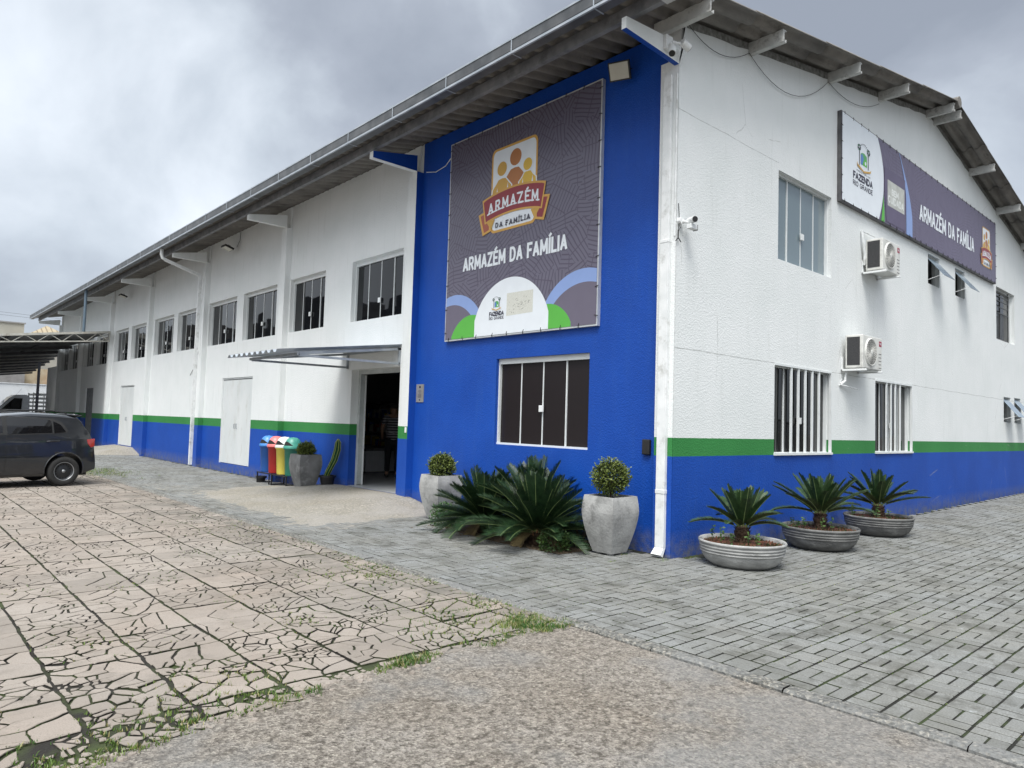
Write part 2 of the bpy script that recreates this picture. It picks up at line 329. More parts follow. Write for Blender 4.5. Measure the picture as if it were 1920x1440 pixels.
def tag(o, label=None, cat=None, group=None, kind=None):
    if label: o['label'] = label
    if cat: o['category'] = cat
    if group: o['group'] = group
    if kind: o['kind'] = kind
    return o
def thing(name, loc, label, cat, group=None):
    o = bpy.data.objects.new(name, None); COL.objects.link(o); o.location = loc; o['_o'] = tuple(loc); o.empty_display_size = .2
    return tag(o, label, cat, group)
def copy_tree(o, parent=None):
    c = o.copy(); COL.objects.link(c); c.parent = parent
    for ch in [x for x in COL.objects if x.parent == o]: copy_tree(ch, c)
    return c
LW = lambda u, v, d: (d, u, v)          # long wall: u=y, v=z, d inward
GW = lambda u, v, d: (u, d, v)          # gable wall: u=x
def wall_holes(mb, mp, u0, u1, v0, v1, holes, depth):
    us = sorted({u0, u1} | {h[0] for h in holes} | {h[1] for h in holes}); vs = sorted({v0, v1} | {h[2] for h in holes} | {h[3] for h in holes})
    for a, b in zip(us, us[1:]):
        for c, d in zip(vs, vs[1:]):
            cu, cv = (a+b)/2, (c+d)/2
            if any(h[0] < cu < h[1] and h[2] < cv < h[3] for h in holes): continue
            mb.poly([mp(a, c, 0), mp(b, c, 0), mp(b, d, 0), mp(a, d, 0)])
    for a, b, c, d in holes:
        for p, q in (((a, c), (b, c)), ((b, c), (b, d)), ((b, d), (a, d)), ((a, d), (a, c))):
            mb.poly([mp(*p, 0), mp(*q, 0), mp(*q, depth), mp(*p, depth)])
def sstep(x): x = max(0., min(1., x)); return x*x*(3-2*x)
# ------------------------------------------------------------------ ground
def rampz(x, y):
    if x > 0: return 0
    a = sstep((x+2.75)/.45)*sstep((y-4.55+.25*max(0, x+1.2))/.35)*sstep((10.6-y)/2.2)
    return .012*a+.19*sstep((x+2.5)/2.3)*sstep((y-4.7)/1.3)*sstep((10.8-y)/2.6)
g = MB(); g.box(-300, 300, -300, 300, -.5, -.07); tag(g.build('ground', M_ground), kind='structure')
g = MB(); g.box(-12.4, -3.1, -1.32, 22.2, -.2, -.014); g.box(-12.4, -5.3, -2.4, -1.32, -.2, -.0141); tag(g.build('crack_bed', M_soil2), kind='structure')
g = MB(); g.box(-3.16, 0, -10, 31, -.2, -.0105); g.box(0, 19.5, -10, 0, -.2, -.0106); tag(g.build('paver_bed', M_soil), kind='structure')
YB = lambda x: -1.15-.20*max(0, -5.35-x)
def gable_rise(x, y): return .0065*x if x > 0 else 0.
# concrete driveway with a ragged edge
g = MB(); nx, ny = 60, 1
for i in range(nx):
    xa, xb = -13+i*(13-3.262)/nx, -13+(i+1)*(13-3.262)/nx
    e = lambda x: YB(x)-.02-.10*noise.noise(Vector((x*1.7, 3, 0)))-.05*noise.noise(Vector((x*7, 1, 0)))
    g.add([(xa, -11, -.020), (xb, -11, -.020), (xb, e(xb), -.008), (xa, e(xa), -.008), (xa, e(xa)+.01, -.06), (xb, e(xb)+.01, -.06)], [(0, 1, 2, 3), (3, 2, 5, 4)])
tag(g.build('driveway', M_drive), kind='structure')
# kerb strip
g = MB(); y = -11.
while y < 31:
    L = 1.0 if y < 20 else 5
    st = 16 if y < 8 else 4
    g.tone = rnd.random()
    dz = rnd.uniform(-.004, .004)
    for k in range(st):
        ya, yb = y+.004+(L-.008)*k/st, y+.004+(L-.008)*(k+1)/st
        ex = lambda t, s: .011*noise.noise(Vector((t*4, s, 0)))+.007*noise.noise(Vector((t*15, s, 5)))
        x0a, x0b = -3.235+ex(ya, 1), -3.235+ex(yb, 1); x1a, x1b = -3.125+.3*ex(ya, 9), -3.125+.3*ex(yb, 9)
        z = .004+dz
        g.add([(x0a, ya, z-.012), (x0a+.018, ya, z), (x1a, ya, z), (x1b, yb, z), (x0b+.018, yb, z), (x0b, yb, z-.012), (x0a-.004, ya, -.09), (x0b-.004, yb, -.09), (x1a, ya, -.05), (x1b, yb, -.05)],
              [(1, 2, 3, 4), (0, 1, 4, 5), (6, 0, 5, 7), (2, 8, 9, 3)])
    y += L
tag(g.build('kerb', M_kerb, tone=True), kind='structure')
# interlocking concrete pavers in basket weave
g = MB()
def paver(x0, x1, y0, y1):
    xm, ym = (x0+x1)/2, (y0+y1)/2
    if xm > 0 and y1 > -.005: return
    if xm < 0 and x1 > 0 and ym > 0: return
    if x1 < -3.10: return
    x0 = max(x0, -3.118)
    if rampz(xm, ym) > .03 and xm > -2.4: return
    g.tone = rnd.random()**2.2
    z0 = gable_rise(xm, ym)
    tx, ty, z = rnd.uniform(-.012, .012), rnd.uniform(-.012, .012), rnd.uniform(-.0022, .0022)+z0+.004*noise.noise(Vector((xm*.8, ym*.8, 2)))
    G, b = .0075, .006
    jx, jy = rnd.uniform(-.0015, .0015), rnd.uniform(-.0015, .0015)
    def pt(x, y, dz): return (x+jx, y+jy, z+dz+(x-xm)*tx+(y-ym)*ty)
    X0, X1, Y0, Y1 = x0+G, x1-G, y0+G, y1-G
    g.add([pt(X0, Y0, -.005), pt(X1, Y0, -.005), pt(X1, Y1, -.005), pt(X0, Y1, -.005), pt(X0+b, Y0+b, 0), pt(X1-b, Y0+b, 0), pt(X1-b, Y1-b, 0), pt(X0+b, Y1-b, 0),
           pt(X0, Y0, -.03), pt(X1, Y0, -.03), pt(X1, Y1, -.03), pt(X0, Y1, -.03)],
          [(4, 5, 6, 7), (0, 1, 5, 4), (1, 2, 6, 5), (2, 3, 7, 6), (3, 0, 4, 7), ])
    g.mi = 1; g.add([pt(X0, Y0, -.005), pt(X1, Y0, -.005), pt(X1, Y1, -.005), pt(X0, Y1, -.005), pt(X0, Y0, -.03), pt(X1, Y0, -.03), pt(X1, Y1, -.03), pt(X0, Y1, -.03)], [(4, 5, 1, 0), (5, 6, 2, 1), (6, 7, 3, 2), (7, 4, 0, 3)]); g.mi = 0
BL = .207
j = int(-9.5/BL)
while j*BL < 30:
    y0 = j*BL; off = (j % 2)*BL+(.5*BL if (j % 3) == 1 else 0)
    i = -18
    while True:
        x0 = i*BL+.02-(off % (2*BL)); i += 1
        if x0 > (18.6 if y0 < 0 else 0): break
        if x0 < -3.6: continue
        h = BL/2
        if i % 2: paver(x0, x0+h, y0, y0+BL); paver(x0+h, x0+BL, y0, y0+BL)
        else: paver(x0, x0+BL, y0, y0+h); paver(x0, x0+BL, y0+h, y0+BL)
    j += 1
tag(g.build('paving', [M_paver, M_soil], tone=True, normals=False), kind='structure')
# entrance ramp
g = MB(); N, Mm = 44, 70
vs = []; fs = []
for i in range(N+1):
    for k in range(Mm+1):
        x = -2.95+2.96*i/N; y = 4.1+8*k/Mm
        vs.append((x, y, rampz(x, y)-.004+.004*noise.noise(Vector((x*2, y*2, 0)))))
for i in range(N):
    for k in range(Mm): a = i*(Mm+1)+k; fs.append((a, a+Mm+1, a+Mm+2, a+1))
g.add(vs, fs); tag(g.build('entrance_ramp', M_ramp, smooth=True), kind='structure')
g = MB(); g.add([(-1.9, 24.1, .0), (-1.9, 27.8, .0), (.0, 27.2, .24), (.0, 24.5, .24), (0, 23.4, -.01), (0, 29.6, -.01)], [(0, 1, 2, 3), (0, 3, 4), (1, 5, 2)])
tag(g.build('side_door_ramp', M_ramp), kind='structure')
# broken concrete tiles: every tile is cut into its own shards
EDGES = []
def clip(poly, nx, ny, d):
    out = []
    for a, b in zip(poly, poly[1:]+poly[:1]):
        da, db = a[0]*nx+a[1]*ny-d, b[0]*nx+b[1]*ny-d
        if da <= 0: out.append(a)
        if (da < 0 < db) or (db < 0 < da): t = da/(da-db); out.append((a[0]+(b[0]-a[0])*t, a[1]+(b[1]-a[1])*t))
    return out
def warp(x, y, k):
    return (x+k*noise.noise(Vector((x*6, y*6, 1.3)))+k*.5*noise.noise(Vector((x*19, y*19, 4.1))), y+k*noise.noise(Vector((x*6, y*6, 7.7)))+k*.5*noise.noise(Vector((x*19, y*19, 9.1))))
g = MB(); T = .52
def shard(poly, gap, tone, z, tx, ty, near, k):
    cx = sum(p[0] for p in poly)/len(poly); cy = sum(p[1] for p in poly)/len(poly)
    n = len(poly); ins = poly
    for a, b in zip(poly, poly[1:]+poly[:1]):       # inset every edge
        ex, ey = b[0]-a[0], b[1]-a[1]; L = math.hypot(ex, ey)
        if L < 1e-5: continue
        nx, ny = ey/L, -ex/L
        if (cx-a[0])*nx+(cy-a[1])*ny > 0: nx, ny = -nx, -ny
        ins = clip(ins, nx, ny, a[0]*nx+a[1]*ny-gap)
        if len(ins) < 3: return
    pts = []
    for a, b in zip(ins, ins[1:]+ins[:1]):
        L = math.hypot(b[0]-a[0], b[1]-a[1]); m = max(1, int(L/(.028 if near else .15)))
        for q in range(m): pts.append((a[0]+(b[0]-a[0])*q/m, a[1]+(b[1]-a[1])*q/m))
    if len(pts) < 3: return
    if near:
        pts = [warp(p[0], p[1], k) for p in pts]
        for p in pts[::2]: EDGES.append(p)
    n = len(pts); ch = .004
    def zz(p): return z+(p[0]-cx)*tx+(p[1]-cy)*ty
    def ti(p):
        dx, dy = cx-p[0], cy-p[1]; L = math.hypot(dx, dy)+1e-6; s = min(ch, L*.4)/L; return (p[0]+dx*s, p[1]+dy*s)
    g.tone = tone
    top = [(*ti(p), zz(p)) for p in pts]; sd_ = [(*p, zz(p)-.004) for p in pts]; bt = [(*p, -.035) for p in pts]
    o = top+sd_+bt; fs = [tuple(range(n))]
    for q in range(n): r = (q+1) % n; fs += [(q, r, n+r, n+q), (n+q, n+r, 2*n+r, 2*n+q)]
    g.add(o, fs)
    for q in range(n): g.m[-1-2*q] = 1
for ix in range(0, 18):
    x1 = -3.245 if ix == 0 else -3.51-(ix-1)*T; x0 = -3.51-ix*T if ix else -3.51
    if ix == 0: x0 = -3.51
    for iy in range(-1, 43):
        y0 = -1.07+iy*T; y1 = y0+T
        if iy == -1: y0 = min(YB((x0+x1)/2), -1.12)-.06-.05*rnd.random(); y1 = -1.07
        near = y0 < 6.5 and x0 > -9.5
        rub = iy == -1
        d = math.hypot(x0+7.5, y0+5.2)
        worn = max(0, 1-(y0+1.3)/2.6)*(1 if x0 < -5.6 else .45)       # more broken towards the driveway and the lower left
        nc = int(rnd.choice([14, 19, 24, 28, 32])*(1+.45*worn)) if not rub else int(14*(1+2.2*max(0, -5.35-x0)))
        if not near: nc = rnd.choice([12, 16, 20])
        if rnd.random() < .10: nc = 5
        seeds = [(rnd.uniform(x0, x1), rnd.uniform(y0, y1)) for _ in range(nc)]
        if rnd.random() < .5:      # shattered corner, larger shards elsewhere
            qx, qy = rnd.choice([x0, x1]), rnd.choice([y0, y1]); seeds = [((a+qx)/2, (b+qy)/2) if q_ % 3 else (a, b) for q_, (a, b) in enumerate(seeds)]
        gap0 = .0056+.0014*worn+(.003 if rub else 0); tj = .0048
        tz = rnd.uniform(-.003, .003); ttx, tty = rnd.uniform(-.008, .008), rnd.uniform(-.008, .008); tt = rnd.random()**2
        base = [(x0+tj, y0+tj), (x1-tj, y0+tj), (x1-tj, y1-tj), (x0+tj, y1-tj)]
        for s_ in seeds:
            poly = base
            for q in seeds:
                if q is s_: continue
                nx, ny = q[0]-s_[0], q[1]-s_[1]; L = math.hypot(nx, ny)+1e-9; nx /= L; ny /= L
                # crack steeper across the walking direction
                poly = clip(poly, nx, ny, ((q[0]+s_[0])/2)*nx+((q[1]+s_[1])/2)*ny)
                if len(poly) < 3: break
            if len(poly) < 3: continue
            if rnd.random() < (.10 if rub else .02*worn) and max(p[0] for p in poly)-min(p[0] for p in poly) < .16:
                for _ in range(14): f_ = rnd.random(); a_, b_ = rnd.choice(poly), rnd.choice(poly); EDGES.append((a_[0]+(b_[0]-a_[0])*f_, a_[1]+(b_[1]-a_[1])*f_))
                continue
            shard(poly, gap0*rnd.uniform(.45, 1.7), min(1, tt*.75+rnd.random()*.5), tz+rnd.uniform(-.002, .002)*(1+2*worn)-(.004 if rub else 0)+.006*noise.noise(Vector((x0*.9, y0*.9, 0))), ttx+rnd.uniform(-.02, .02)*worn, tty+rnd.uniform(-.02, .02)*worn, near, .008+.012*worn)
tag(g.build('cracked_paving', [M_tile, M_soil2], tone=True, normals=False), kind='structure')
# loose rubble at the broken edge
g = MB()
for _ in range(150):
    x = rnd.choice([rnd.gauss(-5.3, .5), rnd.uniform(-7.5, -3.4)]); y = YB(x)-.07+rnd.gauss(0, .06); r = rnd.uniform(.008, .032)
    g.tone = rnd.random(); o = []
    for a in range(7):
        t = a*2*math.pi/7; o.append((x+r*math.cos(t)*rnd.uniform(.7, 1.2), y+r*math.sin(t)*rnd.uniform(.6, 1.1), -.016))
    tp = [(x+(p[0]-x)*.7, y+(p[1]-y)*.7, -.012+r*.55*rnd.uniform(.6, 1.1)) for p in o]
    g.add(o+tp, [tuple(range(7, 14))]+[(i, (i+1) % 7, 7+(i+1) % 7, 7+i) for i in range(7)])
tag(g.build('rubble', M_tile, tone=True), 'loose broken concrete chips along the edge of the driveway', 'rubble', kind='stuff')
g = MB()
for _ in range(420):
    x, y = rnd.uniform(-7.6, -3.3), -1.3-abs(rnd.gauss(0, 1.3)); r = rnd.uniform(.003, .010); g.tone = rnd.random(); o = [(x+r*math.cos(a)*rnd.uniform(.7, 1.2), y+r*math.sin(a)*rnd.uniform(.6, 1.1), -.02) for a in (0, 1.2, 2.5, 3.8, 5.1)]
    g.add(o+[(x, y, -.016+r*.8)], [(i, (i+1) % 5, 5) for i in range(5)])
tag(g.build('loose_grit', M_tile, tone=True), 'loose grit and small stones scattered on the driveway', 'grit', kind='stuff')
# grass in the cracks
def blades(name, spots, mats, label):
    g = MB()
    for (x, y, h, n, spread) in spots:
        for _ in range(n):
            a = rnd.uniform(0, 6.28); px, py = x+rnd.gauss(0, spread), y+rnd.gauss(0, spread); hh = h*rnd.uniform(.5, 1.3); w = .0022+.0015*rnd.random()
            z0 = rampz(px, py)-.01+gable_rise(px, py)
            lx, ly = rnd.gauss(0, .45)*hh, rnd.gauss(0, .45)*hh; dx, dy = math.cos(a)*w, math.sin(a)*w
            g.mi = 1 if rnd.random() < .22 else 0
            g.add([(px-dx, py-dy, z0), (px+dx, py+dy, z0), (px+dx*.7+lx*.4, py+dy*.7+ly*.4, z0+hh*.6), (px-dx*.7+lx*.4, py-dy*.7+ly*.4, z0+hh*.6), (px+lx, py+ly, z0+hh)], [(0, 1, 2, 3), (3, 2, 4)])
    return tag(g.build(name, mats, normals=False), label, 'grass', kind='stuff')
sp = []
for p in EDGES:
    v = noise.noise(Vector((p[0]*1.1, p[1]*1.1, 11)))+.9*max(0, 1-(p[1]+1.3)/1.9)*(.55 if p[0] > -5.8 else .8)+(.50 if p[0] > -4.3 and p[1] < 2.6 else 0)+(.25 if p[0] > -3.8 else 0)
    if v > .18 and rnd.random() < .70*(v-.02): sp.append((p[0], p[1], .017+.014*max(0, v-.4), rnd.randint(2, 5), .006))
for _ in range(420):      # ragged strip where tiles meet the driveway
    x = rnd.uniform(-8.5, -3.2); k = noise.noise(Vector((x*2.2, 0, 5)))
    if k > -.12: sp.append((x, YB(x)-.05-.08*noise.noise(Vector((x*1.7, 3, 0)))+rnd.gauss(0, .02), .024+.03*max(0, k), rnd.randint(4, 10), .016))
for _ in range(170): sp.append((rnd.gauss(-3.52, .13), rnd.gauss(-.98, .10), .035, 10, .02))
for _ in range(26): sp.append((rnd.gauss(-4.75, .07), rnd.gauss(-1.19, .035), .045, 10, .02))
for _ in range(160):      # beside the kerb
    y = rnd.uniform(-1.2, 5.6); k = noise.noise(Vector((0, y*2, 8)))
    if k > -.05: sp.append((-3.27+rnd.gauss(0, .015), y, .02+.02*k, rnd.randint(3, 8), .012))
for _ in range(50): sp.append((rnd.gauss(-3.45, .16), rnd.uniform(3.6, 5.6), .022, 6, .02))
blades('crack_grass', sp, [L_grass, L_dry], 'green grass and weeds growing in the cracks of the broken pink paving')
sp = []
for _ in range(1500):     # moss and weeds in paver joints
    i = rnd.randint(-9, 0); y = i*BL*rnd.choice([1, 1])-rnd.choice([0, BL*6, BL*12, BL*20]); x = rnd.uniform(-3, 8)
    if noise.noise(Vector((x*.9, y*.9, 3))) > .02: sp.append((x, y, .008, 3, .004))
for _ in range(700):
    x = rnd.uniform(-3.0, 1.5); y = -abs(rnd.gauss(0, 1.4)); y = round(y/BL)*BL
    if noise.noise(Vector((x*1.2, y*1.2, 16))) > -.05: sp.append((x, y, .009, 4, .005))
for _ in range(260):
    x = rnd.uniform(-2.6, -.9); y = rnd.uniform(-.6, 3.2); y = round(y/BL)*BL
    if noise.noise(Vector((x*1.2, y*1.2, 6))) > .1: sp.append((x, y, .012, 4, .006))
for c in ((-.3, .05), (-.2, .12), (-.42, .55), (-.9, .35), (.1, -.05)):
    for _ in range(10): sp.append((c[0]+rnd.gauss(0, .05), c[1]-.05+rnd.gauss(0, .03), .022, 5, .012))
for _ in range(60): sp.append((rnd.uniform(2, 12), -.03-abs(rnd.gauss(0, .05)), .02, 4, .02))
blades('joint_weeds', sp, [L_grass, L_dry], 'small weeds and moss sprouting between the grey pavers')
sp = [(rnd.gauss(-3.0, .35), rnd.gauss(15.6, .8), .06, 9, .05) for _ in range(200)]
blades('verge_grass', sp, [L_grass, L_dry], 'patch of grass behind the dark hatchback beside the paving')

# ------------------------------------------------------------------ the warehouse
BD = thing('warehouse_building', (0, 0, 0), 'long white warehouse with green and blue painted base, blue corner panel and grey corrugated roof', 'building')
LY = 39.4; GX = 18.1
rz = lambda y: -.0055*max(0, min(y, LY))
WIN_L = [(6.40, 8.36), (9.57, 11.36), (12.15, 14.30), (14.79, 16.98), (18.03, 19.90), (20.34, 22.50), (23.58, 25.52), (25.99, 28.05), (29.2, 31.25), (31.8, 33.7), (34.9, 36.9), (37.3, 39.0)]
holes = [(a, b, 3.64, 4.94) for a, b in WIN_L]
ENT = (6.36, 8.2, .19, 2.62); D1 = (13.42, 15.60, .22, 2.63); D2 = (24.72, 26.72, .25, 2.62); D3 = (31.4, 32.9, .10, 2.62)
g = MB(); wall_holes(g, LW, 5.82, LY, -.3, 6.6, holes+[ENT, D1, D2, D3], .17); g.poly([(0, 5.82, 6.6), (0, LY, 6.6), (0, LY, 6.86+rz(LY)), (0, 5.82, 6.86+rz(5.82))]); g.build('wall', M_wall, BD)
BW = (1.53, 3.54, 1.25, 2.63)
g = MB(); wall_holes(g, LW, 0.28, 5.82, -.3, 6.82, [BW], .13); o = g.build('wall', M_blue, BD); tag(o, 'blue painted wall panel at the corner')
W1 = (2.45, 4.27, 4.18, 5.54); W2 = (2.385, 4.30, 1.25, 2.61); W3 = (6.14, 8.0, 1.25, 2.605); W6 = (14.05, 15.85, 4.16, 5.54)
V4 = (8.94, 9.66, 4.82, 5.46); V5 = (10.74, 11.43, 4.82, 5.46); V7 = (14.69, 15.36, 2.01, 2.68); V8 = (15.75, 16.42, 2.0, 2.70)
g = MB(); wall_holes(g, GW, -.15, GX, -.3, 6.0, [W1, W2, W3, W6, V4, V5, V7, V8], .16)
g.poly([(-.15, 0, 6.0), (GX, 0, 6.0), (GX, 0, 6.86), (9.05, 0, 8.58), (0, 0, 6.86), (-.15, 0, 6.28)])
g.box(GX-.01, GX, 0, LY, -.3, 6.6); g.box(0, GX, LY, LY+.1, -.3, 6.6)
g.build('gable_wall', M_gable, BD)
# dark backing closes the rooms behind the glass
g = MB()
g.box(.35, .4, .3, 5.9, .2, 6.7); g.box(.35, .4, 9.0, LY, .2, 6.7); g.box(.35, .4, 5.9, 9.0, 3.2, 6.7)
g.box(.4, 7.9, .33, .38, .2, 6.2); g.box(8.1, 17.9, .33, .38, .2, 6.2); g.build('inner_lining', M_dark, BD)
g = MB(); g.box(.168, 9, 4.2, 15, -.1, .196); g.box(.003, .168, 6.365, 8.195, .1, .1965); g.build('floor', M_intf, BD)
g = MB(); g.box(.17, 9, 4.2, 15, 3.1, 3.18); g.box(8.9, 9, 4.2, 15, .19, 3.1); g.box(.4, 9, 4.15, 4.2, .19, 3.1); g.box(.4, 9, 15, 15.05, .19, 3.1); g.build('shop_lining', M_intw, BD)
# pilasters with eave brackets
PY = [(.006, .28), (5.82, 6.10), (11.40, 11.66), (17.02, 17.30), (22.75, 23.0), (28.35, 28.62), (34.1, 34.35), (39.15, 39.4)]
for i, (a, b) in enumerate(PY):
    top = 6.30+rz(a)
    g = MB()
    g.mi = 0; g.box(-.15, 0, a, b, -.3, top, skip=(2,) if i == 1 else ())
    if i == 1: g.mi = 1; g.poly([(-.15, a, -.3), (0, a, -.3), (0, a, top), (-.15, a, top)])
    g.mi = 2; g.box(-.05, 0, a+.04, b-.04, top, 6.83+rz(a))
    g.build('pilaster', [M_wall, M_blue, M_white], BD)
    # bracket: level soffit, top falling with the roof
    wdt = .12 if i else .07; m_ = a if i != 0 else .0
    tip = -1.10 if i else -1.22; g = MB()
    p = [(-.15, top), (tip, top), (tip, 6.42+rz(a)), (-.15, 6.60+rz(a))]
    if i == 0: p = [(-.15, 6.22), (-.5, 6.235), (tip, 6.26), (tip, 6.40), (-.05, 6.50)]
    n = len(p); v0 = [(x, m_, z) for x, z in p]; v1 = [(x, m_+wdt, z) for x, z in p]
    sidem, botm = (1, 0) if i == 1 else ((0, 1) if i == 0 else (0, 0))
    g.mi = sidem; g.poly(v0); g.poly(v1[::-1])
    for q in range(n):
        r = (q+1) % n; g.mi = botm if q == (0 if i else 1) or (i == 0 and q == 0) else 0
        g.poly([v0[q], v0[r], v1[r], v1[q]])
    g.build('eave_bracket', [M_white, M_blue], BD)
# corrugated roof
def roof_side(sgn):
    g = MB(); x_e, x_r = (-1.30, 9.06) if sgn > 0 else (19.4, 9.04)
    wl = .25; ys = []
    y = -.56
    while y < LY+.45: ys.append(y); y += wl/10
    nst = 5; tot = abs(x_r-x_e)
    for s_ in range(nst):
        xa = x_e+sgn*tot*s_/nst; xb = x_e+sgn*(tot*(s_+1)/nst+(.14 if s_ < nst-1 else 0)); o = len(g.v)
        for y in ys:
            w = .046*max(-.82, min(.82, math.cos(2*math.pi*y/wl)*1.25))
            for x, up in ((xa, .020), (xb, .004)):
                dist = (x-0) if sgn > 0 else (18.1-x)
                z = 6.875+.19*dist+rz(y)+w+up
                g.v.append(Vector((x, y, z)))
        for k in range(len(ys)-1): g.f.append([o+2*k, o+2*k+1, o+2*k+3, o+2*k+2]); g.m.append(0); g.t.append(0)
    ob = g.build('roof', M_roof, BD, smooth=True, normals=False)
    sm = ob.modifiers.new('thickness', 'SOLIDIFY'); sm.thickness = .012; sm.offset = 1
roof_side(1); roof_side(-1)
g = MB(); g.tube([(9.05, -.58, 8.60), (9.05, LY+.4, 8.60+rz(LY))], .12, 10); g.build('ridge_cap', M_roof, BD)
# beams under the sheets
zr = lambda x: 6.85+.19*(x if x < 9.05 else 18.1-x)
g = MB(); g.beam((-1.03, -.5, 6.555), (-1.03, LY+.3, 6.555+rz(LY)), .07, .15); g.build('eave_beam', M_beam, BD)
g = MB(); g.box(-1.14, -.98, -.56, -.40, 6.47, 6.63); g.build('beam_end', M_purl, BD)
for x in (-.28, 1.54, 4.10, 6.26, 8.84, 9.30, 11.80, 14.10, 16.55):
    g = MB(); z = zr(x)+.005
    g.box(x-.012, x+.012, -.53, .3, z-.17, z); g.box(x, x+.07, -.53, .3, z-.172, z-.155); g.box(x, x+.07, -.53, .3, z-.016, z-.001); g.box(x+.055, x+.07, -.53, .3, z-.155, z-.13)
    g.build('purlin', M_purl, BD)
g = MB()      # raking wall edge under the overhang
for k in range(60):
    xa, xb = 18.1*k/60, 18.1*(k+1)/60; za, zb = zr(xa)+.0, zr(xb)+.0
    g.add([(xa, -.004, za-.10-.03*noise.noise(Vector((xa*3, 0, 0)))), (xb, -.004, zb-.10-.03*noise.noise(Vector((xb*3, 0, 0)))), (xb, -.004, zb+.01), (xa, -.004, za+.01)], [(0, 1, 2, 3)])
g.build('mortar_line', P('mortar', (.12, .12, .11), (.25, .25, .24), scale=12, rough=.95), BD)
# gutter
g = MB(); y0, y1 = -.56, LY+.35
def gut(x, z, y): return (x, y, z+rz(y))
prof = [(-1.275, 6.60), (-1.29, 6.535), (-1.42, 6.535), (-1.425, 6.575), (-1.445, 6.58), (-1.45, 6.73), (-1.43, 6.735)]
mi_ = [1, 1, 1, 1, 1, 1]
nseg = 14
for q in range(nseg):
    ya, yb = y0+(y1-y0)*q/nseg, y0+(y1-y0)*(q+1)/nseg
    for i in range(len(prof)-1):
        g.mi = 1 if i in (2,) else 0
        g.poly([gut(*prof[i], ya), gut(*prof[i+1], ya), gut(*prof[i+1], yb), gut(*prof[i], yb)])
    g.mi = 0
for y in (y0, y1): g.poly([gut(*p, y) for p in prof])
g.mi = 1; y = .3
while y < LY:
    g.box(-1.452, -1.27, y, y+.018, 6.527+rz(y), 6.532+rz(y)); g.box(-1.457, -1.452, y, y+.018, 6.53+rz(y), 6.76+rz(y)); y += 1.45
g.mi = 1
g.box(-1.462, -1.452, y0, y0+.01, 6.5, 6.51)
gu = g.build('gutter', [M_gut, M_gutlip], BD)
g = MB()    # pale top lip of the gutter
for q in range(nseg):
    ya, yb = y0+(y1-y0)*q/nseg, y0+(y1-y0)*(q+1)/nseg
    c8 = [gut(x, z, y) for y in (ya, yb) for x, z in ((-1.458, 6.718), (-1.443, 6.718), (-1.443, 6.742), (-1.458, 6.742))]
    g.add(c8, [(0, 1, 2, 3), (4, 5, 6, 7), (0, 1, 5, 4), (1, 2, 6, 5), (2, 3, 7, 6), (3, 0, 4, 7)])
    c8 = [gut(x, z, y) for y in (ya, yb) for x, z in ((-1.453, 6.530), (-1.425, 6.530), (-1.425, 6.562), (-1.453, 6.562))]
    g.add(c8, [(0, 1, 2, 3), (4, 5, 6, 7), (0, 1, 5, 4), (1, 2, 6, 5), (2, 3, 7, 6), (3, 0, 4, 7)])
tag(g.build('gutter_lip', M_gutlip, BD))
# downpipes
g = MB(); g.box(-.205, -.152, .075, .205, .12, 3.95); g.box(-.201, -.154, .080, .200, 3.95, 6.10); g.box(-.21, -.151, .07, .21, .78, .83); g.box(-.21, -.151, .07, .21, 3.93, 3.97)
g.add([(-.205, .075, .12), (-.152, .075, .12), (-.152, .205, .12), (-.205, .205, .12), (-.285, .06, .045), (-.23, .06, .01), (-.23, .205, .01), (-.285, .205, .045)], [(0, 1, 5, 4), (1, 2, 6, 5), (2, 3, 7, 6), (3, 0, 4, 7)])
g.tube([(-.16, .018, 6.1), (-.16, .018, 4.0)], .012, 8)
tag(g.build('downpipe', M_pipew, BD, bevel=.004), 'white square downpipe with a dented shoe at the corner')
g = MB(); g.tube([(-1.33, 17.36, 6.46), (-1.33, 17.36, 6.28), (-1.29, 17.36, 6.18), (-1.2, 17.36, 6.14)], .05, 10); g.beam((-1.22, 17.36, 6.14), (-.2, 17.36, 5.83), .09, .08); g.box(-.245, -.155, 17.31, 17.40, .05, 5.85); g.tube([(-.17, 17.03, 6.1), (-.18, 17.2, 4.8), (-.165, 17.12, 3.3)], .008, 6)
tag(g.build('downpipe', M_pipew, BD), 'white downpipe with a swan neck from the gutter')
g = MB(); g.tube([(-1.33, 27.2, 6.40), (-1.33, 27.2, 4.72)], .055, 10)
tag(g.build('downpipe', P('blue_grey_pipe', (.09, .13, .17), rough=.5), BD), 'dark blue grey downpipe dropping onto the carport roof')

